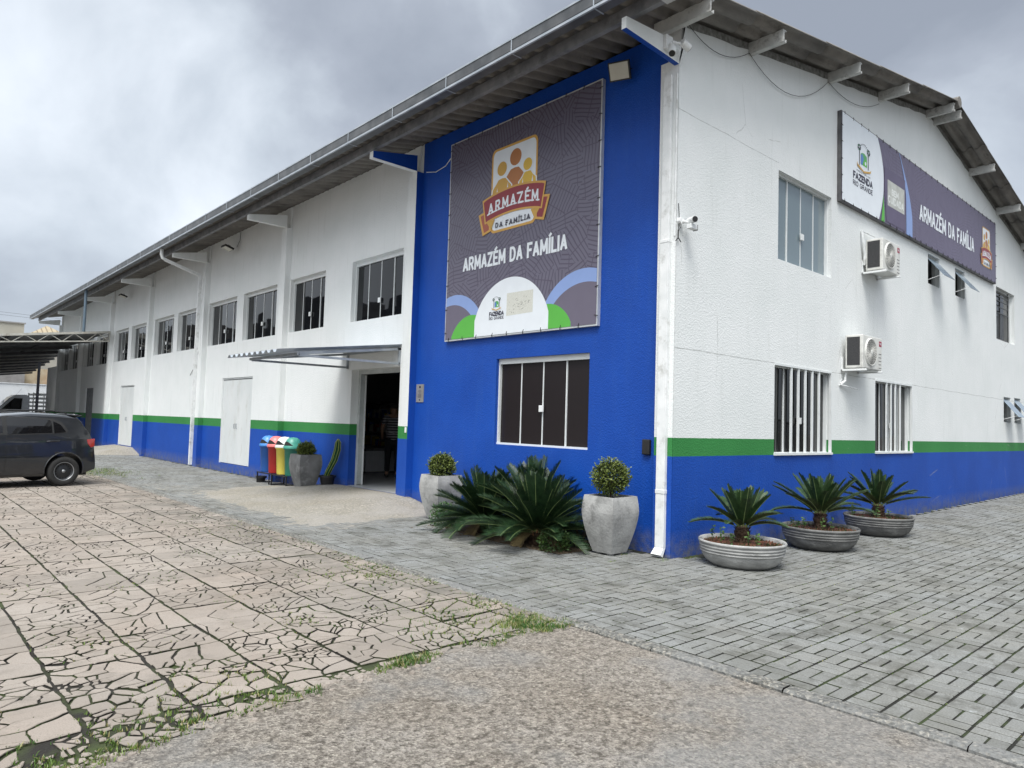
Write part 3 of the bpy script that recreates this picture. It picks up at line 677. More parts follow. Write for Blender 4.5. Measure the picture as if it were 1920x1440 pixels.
# ------------------------------------------------------------------ windows and doors
def window(mp, u0, u1, v0, v1, depth, gm, name='window', n=4, topr=.07, fr=.028, label=None, hz=.42, film=False):
    g = MB(); B = lambda a, b, c, d, e, f, m=g: m.box(a, b, c, d, e, f, mp=lambda x, y, z: mp(x, y, z))
    d0 = depth-.055
    B(u0, u1, v1-topr, v1-.001, d0, depth+.02); B(u0, u1, v0+.001, v0+fr, d0-.01, depth+.02); B(u0+.001, u0+fr, v0+fr, v1-topr, d0, depth+.02); B(u1-fr, u1-.001, v0+fr, v1-topr, d0, depth+.02)
    w = (u1-u0-2*fr)
    for k in range(1, n):
        u = u0+fr+w*k/n; t = .010
        B(u-t, u+t, v0+fr, v1-topr, d0+.030, depth+.01)
    o = g.build(name, M_alu, BD)
    if label: tag(o, label)
    p = MB(); vv0, vv1 = v0+fr, v1-topr
    for k in range(n):
        a, b = u0+fr+w*k/n, u0+fr+w*(k+1)/n; dd = depth-.018+(.012 if k in (0, n-1) else 0)
        t1, t2 = rnd.uniform(-.004, .004), rnd.uniform(-.004, .004)
        p.poly([mp(a, vv0, dd+t1), mp(b, vv0, dd+t2), mp(b, vv1, dd-t1), mp(a, vv1, dd-t2)])
    p.build('pane', gm, o, normals=False)
    h = MB(); um = u0+fr+w/2; vm = v0+(v1-v0)*hz
    h.box(um-.045, um+.045, vm-.05, vm+.05, d0-.012, d0+.012, mp=lambda x, y, z: mp(x, y, z))
    h.build('handle', M_paintw, o, bevel=.004)
    return o
for a, b in WIN_L: window(LW, a, b, 3.64, 4.94, .15, G_dark, topr=.09, fr=.018, hz=.30)
window(LW, *BW, .11, G_film, topr=.085, fr=.03, label='window with dark film panes in the blue wall', hz=.42)
window(GW, *W1, .12, G_blue, topr=.035, fr=.02, label='upper gable window with pale blue reflecting panes', hz=.38)
for (h, bars, lab) in ((W2, (2.92, 3.15, 3.385, 3.62, 3.86), 'ground floor window with tall white bars, next to the potted cycads'), (W3, (6.69, 6.91, 7.13, 7.37), 'narrower barred window with one pane slid open')):
    o = window(GW, *h, .13, G_gable, topr=.05, fr=.03, label=lab, hz=.38)
    g = MB(); u0, u1, v0, v1 = h
    g.box(u0, u1, -.012, .03, v1-.035, v1-.002); g.box(u0-.01, u1+.01, -.03, .09, v0-.012, v0+.022)
    g.box(u1-.03, u1-.002, -.012, .03, v0+.022, v1-.035)
    for b in bars: g.box(b-.022, b+.022, -.004, .02, v0+.022, v1-.035)
    g.build('bar', M_alu, o)
    if h is W3:
        g = MB(); g.box(6.56, 7.1, .118, .122, 1.29, 2.55); g.build('opening', M_dark, o)
# tall grille window
u0, u1, v0, v1 = W6
g = MB(); g.box(u0, u1, .10, .15, v1-.05, v1-.002); g.box(u0+.002, u0+.05, .10, .15, v0, v1-.05); g.box(u1-.06, u1-.002, .1, .15, v0, v1-.05)
o = tag(g.build('window', M_alu, BD), 'upper window behind a dark metal grille, half open')
g = MB(); g.box(u0+.05, u1-.06, .13, .14, v0, v1-.05); g.build('pane', G_dark, o)
g = MB(); gx1 = u0+1.25
for v in [v1-.10, v1-.22, v1-.34, v1-.50, v1-.66, v0+.02]: g.box(u0+.02, gx1, .02, .035, v-.010, v+.010)
for k in range(11): u = u0+.03+k*(gx1-u0-.05)/10; g.box(u-.007, u+.007, .036, .048, v0+.01, v1-.66)
for u in (u0+.02, gx1): g.box(u-.015, u+.015, .018, .05, v0+.01, v1-.03)
g.build('grille', P('dark_grille_paint', (.05, .055, .055), (.09, .09, .09), rough=.5), o)
for h in (V4, V5, V7, V8):
    u0, u1, v0, v1 = h; g = MB(); f = .022
    g.box(u0, u1, .07, .12, v1-f, v1-.001); g.box(u0, u1, .07, .12, v0+.001, v0+f); g.box(u0+.001, u0+f, .07, .12, v0, v1); g.box(u1-f, u1-.001, .07, .12, v0, v1)
    o = g.build('vent_window', M_alu, BD)
    g = MB(); a = R_(38); L = v1-v0-.06; y, z = .05, v1-.05; ye, ze = y-L*math.sin(a), z-L*math.cos(a)
    g.beam(((u0+u1)/2, y, z), ((u0+u1)/2, ye, ze), u1-u0-.04, .008, up=Vector((0, 1, 0))); g.build('pane', G_vent, o)
    g = MB(); g.tube([(u0+.03, .08, v0+.06), (u0+.03, ye+.02, ze+.03)], .006, 6); g.build('stay', M_paintw, o)
    g = MB(); g.box(u0+.01, u1-.01, .15, .158, v0+.01, v1-.01); g.build('opening', M_dark, o)
# doors on the long side
M_door = P('white_door_paint', (.60, .63, .63), (.68, .70, .70), scale=2, rough=.45, dirt=(.48, .49, .46), dirtscale=4, stretch=(1, 1, .4))
def door(h, n, name, label):
    u0, u1, v0, v1 = h; g = MB(); B = lambda a, b, c, d, e, f: g.box(e, f, a, b, c, d)
    B(u0, u0+.03, v0, v1, .02, .12); B(u1-.03, u1, v0, v1, .02, .12); B(u0+.03, u1-.03, v1-.04, v1, .02, .12)
    o = tag(g.build(name, M_alu, BD), label)
    w = (u1-u0-.07)/n
    for k in range(n):
        g = MB(); a = u0+.035+k*w; g.box(.035, .07, a+.004, a+w-.004, v0+.015, v1-.06); g.build('leaf', M_door, o, bevel=.004)
    for k in range(n): g = MB(); a = u0+.035+k*w; yy = a+(w-.07 if k == 0 and n > 1 else .07); g.tube([(.034, yy, v0+1.0), (.005, yy, v0+1.0), (.005, yy, v0+1.12), (.034, yy, v0+1.12)], .010, 8); g.build('handle', M_galv, o)
    return o
door(D1, 2, 'door', 'white double steel door above a blue step'); o = door(D2, 2, 'door', 'narrow looking white steel door above a concrete ramp')
u0, u1, v0, v1 = D3
g = MB(); g.box(.05, .12, u0, u1, v0, v1); tag(g.build('door', P('grey_door_paint', (.10, .11, .12), (.16, .17, .18), rough=.6), BD), 'dark grey door under the carport')
# entrance: steel frame, folded leaf, open dark shop
g = MB(); u0, u1, v0, v1 = ENT
M_fr = P('greyed_frame_paint', (.40, .43, .43), (.52, .55, .55), rough=.45, dirt=(.2, .2, .19))
g.box(.17, .24, u0, u1, v1-.09, v1); g.box(.17, .18, u1-.09, u1, v0, v1-.09); g.box(.17, .24, u0, u0+.05, v0, v1-.09)
o = tag(g.build('entrance_door', M_fr, BD), 'grey steel entrance door standing open under the small awning')
g = MB(); g.box(.18, .28, u1-.085, u1-.045, v0+.02, v1-.1); g.build('leaf', M_fr, o)
g = MB(); g.box(.28, .31, u1-.095, u1-.04, v0+.01, v1-.1); g.build('leaf_edge', M_paintw, o)
# ------------------------------------------------------------------ lettering made of strokes
def arc(cx, cy, rx, ry, a0, a1, n=10): return [(cx+rx*math.cos(R_(a0+(a1-a0)*i/n)), cy+ry*math.sin(R_(a0+(a1-a0)*i/n))) for i in range(n+1)]
GL = {
 'A': (.80, [[(0, 0), (.5, 1), (1, 0)], [(.2, .30), (.8, .30)]]), 'R': (.76, [[(0, 0), (0, 1), (.6, 1)]+arc(.6, .74, .36, .26, 90, -90)+[(0, .48)], [(.5, .48), (1, 0)]]),
 'M': (1.0, [[(0, 0), (.04, 1), (.5, .2), (.96, 1), (1, 0)]]), 'Z': (.70, [[(0, 1), (1, 1), (0, 0), (1, 0)]]), 'E': (.62, [[(1, 1), (0, 1), (0, 0), (1, 0)], [(0, .52), (.82, .52)]]),
 'D': (.80, [[(0, 0), (0, 1), (.42, 1)]+arc(.42, .5, .56, .5, 90, -90)+[(0, 0)]]), 'F': (.60, [[(1, 1), (0, 1), (0, 0)], [(0, .5), (.8, .5)]]), 'I': (.02, [[(.5, 0), (.5, 1)]]),
 'L': (.58, [[(0, 1), (0, 0), (1, 0)]]), 'N': (.78, [[(0, 0), (0, 1), (1, 0), (1, 1)]]), 'O': (.90, [arc(.5, .5, .5, .5, 90, 450, 20)]), 'G': (.88, [arc(.5, .5, .5, .5, 50, 340, 16)+[(1, .45), (.6, .45)]]),
 'P': (.70, [[(0, 0), (0, 1), (.6, 1)]+arc(.6, .73, .38, .27, 90, -90)+[(0, .46)]]), 'T': (.72, [[(0, 1), (1, 1)], [(.5, 1), (.5, 0)]]), 'U': (.76, [[(0, 1), (0, .4)]+arc(.5, .4, .5, .4, 180, 360)+[(1, 1)]]),
 'B': (.72, [[(0, 0), (0, 1), (.55, 1)]+arc(.55, .77, .36, .23, 90, -90)+[(0, .54)], [(.55, .54)]+arc(.6, .27, .4, .27, 90, -90)+[(0, 0)]]), 'C': (.80, [arc(.5, .5, .5, .5, 50, 310, 16)]),
}
GL['É'] = (GL['E'][0], GL['E'][1]+[[(.3, 1.16), (.75, 1.36)]]); GL['Í'] = (.02, GL['I'][1]+[[(-.5, 1.16), (14, 1.36)]])
def text(mb, st, place, u0, u1, v0, h, wt, layer, serif=False, gapf=.30, bend=None):
    """letters of stroke width wt fitted between u0 and u1; place(u, v, layer) gives the world point"""
    adv = []; x = 0
    for ch in st:
        if ch == ' ': x += .42; continue
        w = GL[ch][0]*.62 if ch in GL else .5; adv.append((ch, x, w)); x += w+gapf
    tot = x-gapf; sc = (u1-u0-wt)/tot; H = h-wt
    for ch, x, w in adv:
        ww = max(w*sc, 1e-4); lay = layer
        for st_ in GL[ch][1]:
            if ch == 'Í' and st_[0][0] == -.5: st_ = [(-.5*0, 1.16), (0, 1.16)]; pts = [(u0+wt/2+x*sc-.02*h, v0+wt/2+H+wt*1.0), (u0+wt/2+x*sc+.10*h, v0+wt/2+H+wt*1.0+.12*h)]
            else: pts = [(u0+wt/2+x*sc+p[0]*ww, v0+wt/2+(p[1]*H if p[1] <= 1 else H+wt*.8+(p[1]-1.16)*H*.9)) for p in st_]
            sg = list(zip(pts, pts[1:]))
            for i, (a, b) in enumerate(sg):
                dx, dy = b[0]-a[0], b[1]-a[1]; L = math.hypot(dx, dy)
                if L < 1e-7: continue
                dx /= L; dy /= L; e = wt*.5 if (abs(dx) < .2 or abs(dy) < .2) and len(pts) < 8 else wt*.28
                k = max(1, int(L/ (h*.5))) if bend else 1
                lay += .22
                q = [(a[0]-dx*e-dy*wt/2, a[1]-dy*e+dx*wt/2), (a[0]-dx*e+dy*wt/2, a[1]-dy*e-dx*wt/2), (b[0]+dx*e+dy*wt/2, b[1]+dy*e-dx*wt/2), (b[0]+dx*e-dy*wt/2, b[1]+dy*e+dx*wt/2)]
                q = [(u, min(max(v, v0), v0+h) if st_[0][1] <= 1 and max(p[1] for p in st_) <= 1 else v) for u, v in q]
                if bend: q = [(u, v+bend(u)) for u, v in q]
                mb.poly([place(u, v, lay) for u, v in q])
            if serif and len(st_) > 1:
                for e_ in ([pts[0], pts[-1]] if ch != 'D' else []):
                    if abs(e_[1]-(v0+wt/2)) < 1e-6 or abs(e_[1]-(v0+wt/2+H)) < 1e-6:
                        s_ = wt*1.25; t_ = wt*.36; lay += .2; q = [(e_[0]-s_, e_[1]-t_), (e_[0]+s_, e_[1]-t_), (e_[0]+s_, e_[1]+t_), (e_[0]-s_, e_[1]+t_)]
                        if bend: q = [(u, v+bend(u)) for u, v in q]
                        mb.poly([place(u, v, lay) for u, v in q])
def fill(mb, pts, place, layer): mb.poly([place(u, v, layer) for u, v in pts])
def rrect(a, b, c, d, r, n=5):
    o = []
    for cx, cy, s in ((b-r, c+r, -90), (b-r, d-r, 0), (a+r, d-r, 90), (a+r, c+r, 180)): o += arc(cx, cy, r, r, s, s+90, n)
    return o
def flat(name, c, rough=.42, spec=.5): return P(name, c, tuple(x*1.04 for x in c), rough=rough, spec=spec)
def banner_mat(name, base, line, axis, lines=True):
    m, nt, n, l, bs = nodes_of(name)
    geo = n.new('ShaderNodeNewGeometry'); pos = geo.outputs['Position']
    sp = n.new('ShaderNodeSeparateXYZ'); l.new(pos, sp.inputs[0])
    if lines:
        vo = tex(n, l, 'ShaderNodeTexVoronoi', pos, Scale=2.1); vo.inputs['Randomness'].default_value = 1
        cs = n.new('ShaderNodeSeparateColor'); l.new(vo.outputs['Color'], cs.inputs[0])
        an = mth(n, l, 'MULTIPLY', cs.outputs[0], 6.283)
        wob = tex(n, l, 'ShaderNodeTexNoise', pos, Scale=2.2, Detail=1)
        u = sp.outputs[axis]; v = sp.outputs[2]
        d = mth(n, l, 'ADD', mth(n, l, 'MULTIPLY', u, mth(n, l, 'COSINE', an)), mth(n, l, 'MULTIPLY', v, mth(n, l, 'SINE', an)))
        d = mth(n, l, 'MULTIPLY_ADD', wob.outputs[0], .10, d)
        fr = mth(n, l, 'FRACT', mth(n, l, 'MULTIPLY', d, 15.))
        k = mth(n, l, 'LESS_THAN', fr, .30)
        # short cross ties inside the bundles
        e2 = mth(n, l, 'SUBTRACT', mth(n, l, 'MULTIPLY', v, mth(n, l, 'COSINE', an)), mth(n, l, 'MULTIPLY', u, mth(n, l, 'SINE', an)))
        k2 = mth(n, l, 'LESS_THAN', mth(n, l, 'FRACT', mth(n, l, 'MULTIPLY', e2, 3.4)), .05)
        k = mth(n, l, 'MAXIMUM', k, k2)
        c = mixc(n, l, mth(n, l, 'MULTIPLY', k, .75), base, line)
    else: c = mixc(n, l, tex(n, l, 'ShaderNodeTexNoise', pos, Scale=1.5, Detail=3).outputs[0], base, line)
    l.new(c, bs.inputs['Base Color']); bs.inputs['Roughness'].default_value = .33; bs.inputs['Specular IOR Level'].default_value = .5
    t = tex(n, l, 'ShaderNodeTexNoise', pos, Scale=2.4, Detail=2)
    b = n.new('ShaderNodeBump'); b.inputs['Strength'].default_value = .25; b.inputs['Distance'].default_value = .05
    l.new(t.outputs[0], b.inputs['Height']); l.new(b.outputs[0], bs.inputs['Normal']); return m
M_frm = P('banner_steel_tube', (.55, .57, .58), (.66, .68, .68), rough=.4, metal=.3); M_tie = P('banner_tie', (.02, .02, .02), rough=.6)
CW = flat('banner_white', (.74, .78, .82)); CGold = flat('banner_gold', (.60, .34, .08)); COr = flat('banner_orange', (.42, .17, .06)); CYe = flat('banner_yellow', (.66, .43, .06)); CMu = flat('banner_mustard', (.56, .33, .07))
CRed = flat('banner_dark_red', (.26, .035, .045)); CTail = flat('banner_brick', (.36, .10, .06)); CInk = flat('banner_ink', (.03, .028, .05)); CGr = flat('banner_green', (.10, .42, .06)); CBl = flat('banner_periwinkle', (.24, .34, .62)); CMv = flat('banner_mauve', (.140, .125, .170))
CBlu = flat('emblem_blue', (.10, .22, .50)); CGrn = flat('emblem_green', (.10, .35, .12))
def logo(parent, place, x0, x1, z0, z1, layer):
    """family store emblem inside the box (x0..x1, z0..z1), card corners at unit coordinates"""
    W_, H_ = x1-x0, z1-z0; f = lambda u, v: (x0+u*W_, z0+v*H_)
    g = MB(); lay = layer
    def F(mi, pts): nonlocal lay; g.mi = mi; lay += 1; fill(g, [f(*p) for p in pts], place, lay)
    # 0 gold 1 white 2 orange 3 yellow 4 mustard 5 red 6 brick
    F(0, rrect(0, 1, 0, 1, .09)); F(1, rrect(.035, .965, .03, .972, .075))
    def body(cx, top, w, bot, mi): F(mi, [(cx-w, bot), (cx-w*.92, bot+.10), (cx-w*.62, top-.06), (cx-w*.35, top-.008), (cx, top), (cx+w*.35, top-.008), (cx+w*.62, top-.06), (cx+w*.92, bot+.10), (cx+w, bot)])
    body(.52, .715, .27, .48, 1); body(.52, .705, .25, .48, 2); F(1, arc(.535, .825, .145, .112, 0, 360, 24)); F(2, arc(.535, .825, .125, .098, 0, 360, 24))
    body(.245, .640, .25, .42, 1); body(.245, .628, .225, .42, 4); F(1, arc(.24, .742, .125, .096, 0, 360, 24)); F(4, arc(.24, .742, .107, .084, 0, 360, 24))
    body(.80, .622, .21, .42, 1); body(.80, .612, .185, .42, 3); F(1, arc(.80, .69, .11, .083, 0, 360, 24)); F(3, arc(.80, .69, .092, .070, 0, 360, 24))
    for a, b in ((.14, .50), (.375, .53), (.70, .52), (.905, .52)): F(1, [(a-.018, b-.06), (a+.018, b-.06), (a+.006, b+.03)])
    # ribbon tails then the arched front band
    for sx in (1, -1):
        m = lambda u: u if sx > 0 else 1-u
        F(0, [(m(-.275), .265), (m(.03), .31), (m(.03), .035), (m(-.165), .0)]); F(6 if sx > 0 else 5, [(m(-.225), .245), (m(-.02), .275), (m(-.02), .055), (m(-.135), .035)])
        F(4, [(m(-.09), .16), (m(.11), .16), (m(.03), .05)])
    up = lambda u: .402+.073*(1-(2*u-1)**2)*1.0; dn = lambda u: .155+.060*(1-(2*u-1)**2)
    N = 16; U = lambda i: -.19+1.38*i/N; w = lambda u: max(0, min(1, (u+.19)/1.38))
    F(0, [(U(i)+(.07*(1-2*w(U(i)))), dn(w(U(i)))-.022) for i in range(N+1)]+[(U(i), up(w(U(i)))+.024) for i in range(N, -1, -1)])
    F(5, [(U(i)+(.07*(1-2*w(U(i)))), dn(w(U(i)))) if 0 < i < N else (U(i)+(.075 if i == 0 else -.075)+(.02 if i == 0 else -.02), dn(w(U(i)))+.0) for i in range(N+1)]+[(U(i)+(.03 if i == 0 else -.03 if i == N else 0), up(w(U(i)))) for i in range(N, -1, -1)])
    g.build('emblem', [CGold, CW, COr, CYe, CMu, CRed, CTail], parent, normals=False)
    bend = lambda x: H_*.062*(1-(2*((x-x0)/W_+.19)/1.38-1)**2)
    t = MB(); t.mi = 0; text(t, 'ARMAZÉM', place, *[f(u, 0)[0] for u in (-.045, 1.045)], f(0, .205)[1], H_*.135, H_*.024, lay+1, serif=True, gapf=.42, bend=bend)
    t.mi = 1; text(t, 'DA FAMÍLIA', place, *[f(u, 0)[0] for u in (.13, .88)], f(0, .055)[1], H_*.062, H_*.012, lay+1, serif=True, gapf=.45, bend=lambda x: 0)
    t.build('emblem_lettering', [CW, CInk], parent, normals=False)
def crest(parent, place, x0, x1, z0, z1, layer):
    W_, H_ = x1-x0, z1-z0; f = lambda u, v: (x0+u*W_, z0+v*H_); g = MB(); lay = layer
    def F(mi, pts): nonlocal lay; g.mi = mi; lay += 1; fill(g, [f(*p) for p in pts], place, lay)
    F(0, [(.30, .22), (.72, .22), (.72, .60), (.6, .66), (.52, .68), (.40, .66), (.30, .60)]); F(1, [(.30, .22), (.60, .22), (.50, .48), (.42, .62), (.30, .56)])
    F(2, [(.42, .22), (.72, .22), (.72, .46), (.60, .50), (.48, .40)]); F(3, arc(.62, .34, .05, .07, 0, 360, 10))
    for cx, s in ((.22, -1), (.80, 1)):
        F(4, [(cx-.02, .16), (cx+.02, .16), (cx+.02, .78), (cx-.02, .78)])
        for k in range(7):
            a = k*51; F(5 if k % 2 else 4, arc(cx+s*.02+.075*math.cos(R_(a)), .80+.085*math.sin(R_(a)), .045, .03, 0, 360, 7))
    F(6, [(.02, .24), (.10, .16), (.5, .02), (.9, .13), (.99, .20), (.95, .08), (.52, -.04), (.08, .08)])
    for k in range(9): a = 35+k*110/8; F(4, arc(.5+.34*math.cos(R_(a)), .62+.36*math.sin(R_(a)), .026, .026, 0, 360, 6))
    g.build('crest', [CGrn, CBlu, CGr, CW, CInk, L_cactish, CMu], parent, normals=False)
L_cactish = flat('emblem_leaf', (.05, .20, .08))
def frame_ties(par, mp, u0, u1, v0, v1, stepu, stepv, d=.03, fm=None):
    g = MB(); t = .022
    for a, b, c, e in ((u0-t, u1+t, v0-t*1.2, v0), (u0-t, u1+t, v1, v1+t), (u0-t, u0, v0, v1), (u1, u1+t, v0, v1)): g.box(a, b, c, e, -d, d, mp=mp)
    g.build('frame', fm or M_frm, par)
    def tie(*p): g = MB(); g.tube(p, .0055, 5); g.build('tie', M_tie, par)
    u = u0+.1
    while u < u1:
        for v in (v0, v1): q = rnd.uniform(-.012, .012); tie(mp(u+q, v-.03, -d-.006), mp(u, v+.0, -d-.014), mp(u-q, v+.035, -d-.006))
        u += stepu*rnd.uniform(.9, 1.1)
    v = v0+.12
    while v < v1:
        for uu in (u0, u1): q = rnd.uniform(-.01, .01); tie(mp(uu-.03, v+q, -d-.006), mp(uu, v, -d-.014), mp(uu+.035, v-q, -d-.006))
        v += stepv*rnd.uniform(.9, 1.1)
# large banner on the blue wall (u runs to the viewer's right, so u = -y)
LB = thing('banner_sign', (-.06, 3.1, 4.7), 'large square banner reading ARMAZÉM DA FAMÍLIA on the blue wall above the window', 'banner')
pl = lambda u, v, k: (-.065-.0004*k, -u, v)
BU0, BU1, BV0, BV1 = -4.872, -1.375, 3.02, 6.515
g = MB(); g.box(-BU1-.0, -BU0, BV0, BV1, -.055, -.062, mp=lambda y, z, d: (d, y, z))
g.build('printed_sheet', banner_mat('large_banner_print', (.140, .132, .180), (.070, .052, .085), 1), LB, normals=True)
frame_ties(LB, lambda u, v, d: (-.03+d, -u, v), BU0, BU1, BV0, BV1, .38, .42)
g = MB()
def cl(pts): return [(min(max(u, BU0), BU1), min(max(v, BV0), BV1)) for u, v in pts]
def disc(mi, cx, cy, r, lay, ry=None):      # printed circle cut by the sheet's edges
    N = 40; g.mi = mi; pts = []
    for k in range(N+1):
        u = max(BU0, cx-r)+(min(BU1, cx+r)-max(BU0, cx-r))*k/N; h = (ry or r)*math.sqrt(max(0, 1-((u-cx)/r)**2)); pts.append((u, h))
    pts = [(u, h) for u, h in pts if cy+h > BV0]
    top = [(u, cy+h) for u, h in pts]; bot = [(u, max(BV0, cy-h)) for u, h in pts][::-1]; fill(g, top+bot, pl, lay)
disc(1, -4.62, 2.95, .84, 1); disc(2, -4.70, 2.88, .74, 2); disc(3, -4.15, 2.80, .60, 3)
disc(1, -1.62, 2.92, .92, 1); disc(2, -1.60, 2.78, .86, 2); disc(3, -2.36, 2.84, .56, 3); disc(0, -3.19, 3.00, .92, 5)
g.build('printed_circles', [CW, CBl, CMv, CGr], LB, normals=False)
g = MB(); text(g, 'ARMAZÉM DA FAMÍLIA', pl, -4.43, -1.96, 4.165, .245, .045, 6, gapf=.26)
g.build('lettering', CW, LB, normals=False)
logo(LB, pl, -3.735, -2.64, 4.705, 6.11, 4)
crest(LB, pl, -3.63, -3.39, 3.42, 3.64, 8)
g = MB(); text(g, 'FAZENDA', pl, -3.69, -3.325, 3.325, .075, .019, 8, gapf=.2); text(g, 'RIO GRANDE', pl, -3.69, -3.325, 3.265, .052, .009, 8, gapf=.2)
g.build('small_lettering', CInk, LB, normals=False)
g = MB(); fill(g, [(-3.265, 3.30), (-2.66, 3.31), (-2.655, 3.66), (-3.262, 3.665)], pl, 7); fill(g, [(-3.225, 3.325), (-2.72, 3.335), (-2.715, 3.63), (-3.22, 3.62)], pl, 8)
m_ = P('peeled_patch', (.60, .60, .54), (.68, .69, .64), scale=60, rough=.8, lo=.5, hi=.6); n_ = P('peeled_speckle', (.12, .11, .10), rough=.9)
o = g.build('peeled_patch', m_, LB, normals=False)
g = MB()
for _ in range(95):
    u, v = rnd.uniform(-3.22, -2.74), rnd.gauss(3.46, .06); r = rnd.uniform(.0025, .0075); v = min(max(v, 3.34), 3.61)
    if noise.noise(Vector((u*9, v*9, 0))) > -.15: fill(g, [(u-r, v-r*.5), (u+r, v-r), (u+r*.8, v+r), (u-r*.7, v+r*.8)], pl, 9+_*.01)
g.build('glue_speckle', n_, o, normals=False)
# long banner on the gable
GB = thing('banner_sign', (9, -.07, 6.3), 'long purple banner with municipal crest high on the white gable wall', 'banner')
GBU = (4.50, 13.74, 5.56, 7.085); pg = lambda u, v, k: (u, -.078-.0004*k, v)
g = MB(); g.box(GBU[0], GBU[1], -.074, -.067, GBU[2], GBU[3]); g.build('printed_sheet', banner_mat('long_banner_print', (.122, .102, .165), (.085, .062, .110), 0), GB)
frame_ties(GB, lambda u, v, d: (u, -.036+d, v), *GBU, .34, .28, d=.033, fm=P('dark_banner_frame', (.07, .07, .075), (.12, .12, .12), rough=.6))
g = MB(); z0, z1 = GBU[2], GBU[3]
def edge(pts, v):      # smooth curve through (u, v) knots
    for (ua, va), (ub, vb) in zip(pts, pts[1:]):
        if (va-v)*(vb-v) <= 0: t = (v-va)/(vb-va+1e-9); return ua+(ub-ua)*t
    return pts[-1][0]
def band(mi, Lf, Rf, lay, va=z0, vb=z1, N=22):
    g.mi = mi; fill(g, [(Lf(va+(vb-va)*k/N), va+(vb-va)*k/N) for k in range(N+1)]+[(Rf(va+(vb-va)*k/N), va+(vb-va)*k/N) for k in range(N, -1, -1)], pg, lay)
wc = lambda v: 6.31-.55*(v-6.35)**2*(1 if v > 6.35 else .32)
band(1, lambda v: wc(v), lambda v: 6.29+.065*min(1, (6.1-v)/.35), 1, z0, 6.08); band(0, lambda v: GBU[0], lambda v: wc(v) if v > 6.1 else wc(v)-.14*(6.1-v)**1.3*1.8, 2)
el = lambda v: 7.46-.42*max(0, v-6.15)**2-.02*(v-6.2); er = lambda v: 7.80-.50*max(0, v-5.85)**1.6
band(2, el, lambda v: max(el(v)+.01, er(v)), 1)
g.build('printed_shapes', [CW, CGr, CBl], GB, normals=False)
crest(GB, pg, 5.06, 5.71, 6.26, 6.76, 6)
g = MB(); text(g, 'PREFEITURA DE', pg, 5.09, 5.68, 6.205, .032, .006, 6, gapf=.5); text(g, 'FAZENDA', pg, 4.935, 5.79, 6.045, .135, .034, 6, gapf=.2); text(g, 'RIO GRANDE', pg, 4.935, 5.79, 5.925, .095, .017, 6, gapf=.2)
g.build('crest_lettering', CInk, GB, normals=False)
g = MB(); text(g, 'ARMAZÉM DA FAMÍLIA', pg, 8.19, 11.88, 6.0, .35, .062, 6, gapf=.26); g.build('lettering', CW, GB, normals=False)
logo(GB, pg, 12.56, 13.20, 5.82, 6.80, 4)
g = MB(); g.mi = 0; fill(g, [(6.45, 5.60), (7.40, 5.60), (7.40, 6.62), (6.36, 6.62), (6.36, 6.2)], pg, 3); g.mi = 1; fill(g, [(6.50, 5.92), (7.36, 5.92), (7.36, 6.41), (6.50, 6.415)], pg, 4)
g.mi = 2; text(g, 'BEM', pg, 6.70, 7.05, 6.15, .13, .032, 5, gapf=.2); text(g, 'CUIDADA', pg, 6.52, 7.33, 5.98, .15, .034, 5, gapf=.2)
g.build('pasted_patch', [P('patch_dark_film', (.105, .085, .145), rough=.4), P('patch_grey', (.42, .43, .40), (.52, .53, .50), scale=8, rough=.7), P('patch_letter', (.66, .68, .66), rough=.7)], GB, normals=False)  # outer film is a slightly darker purple than the banner print

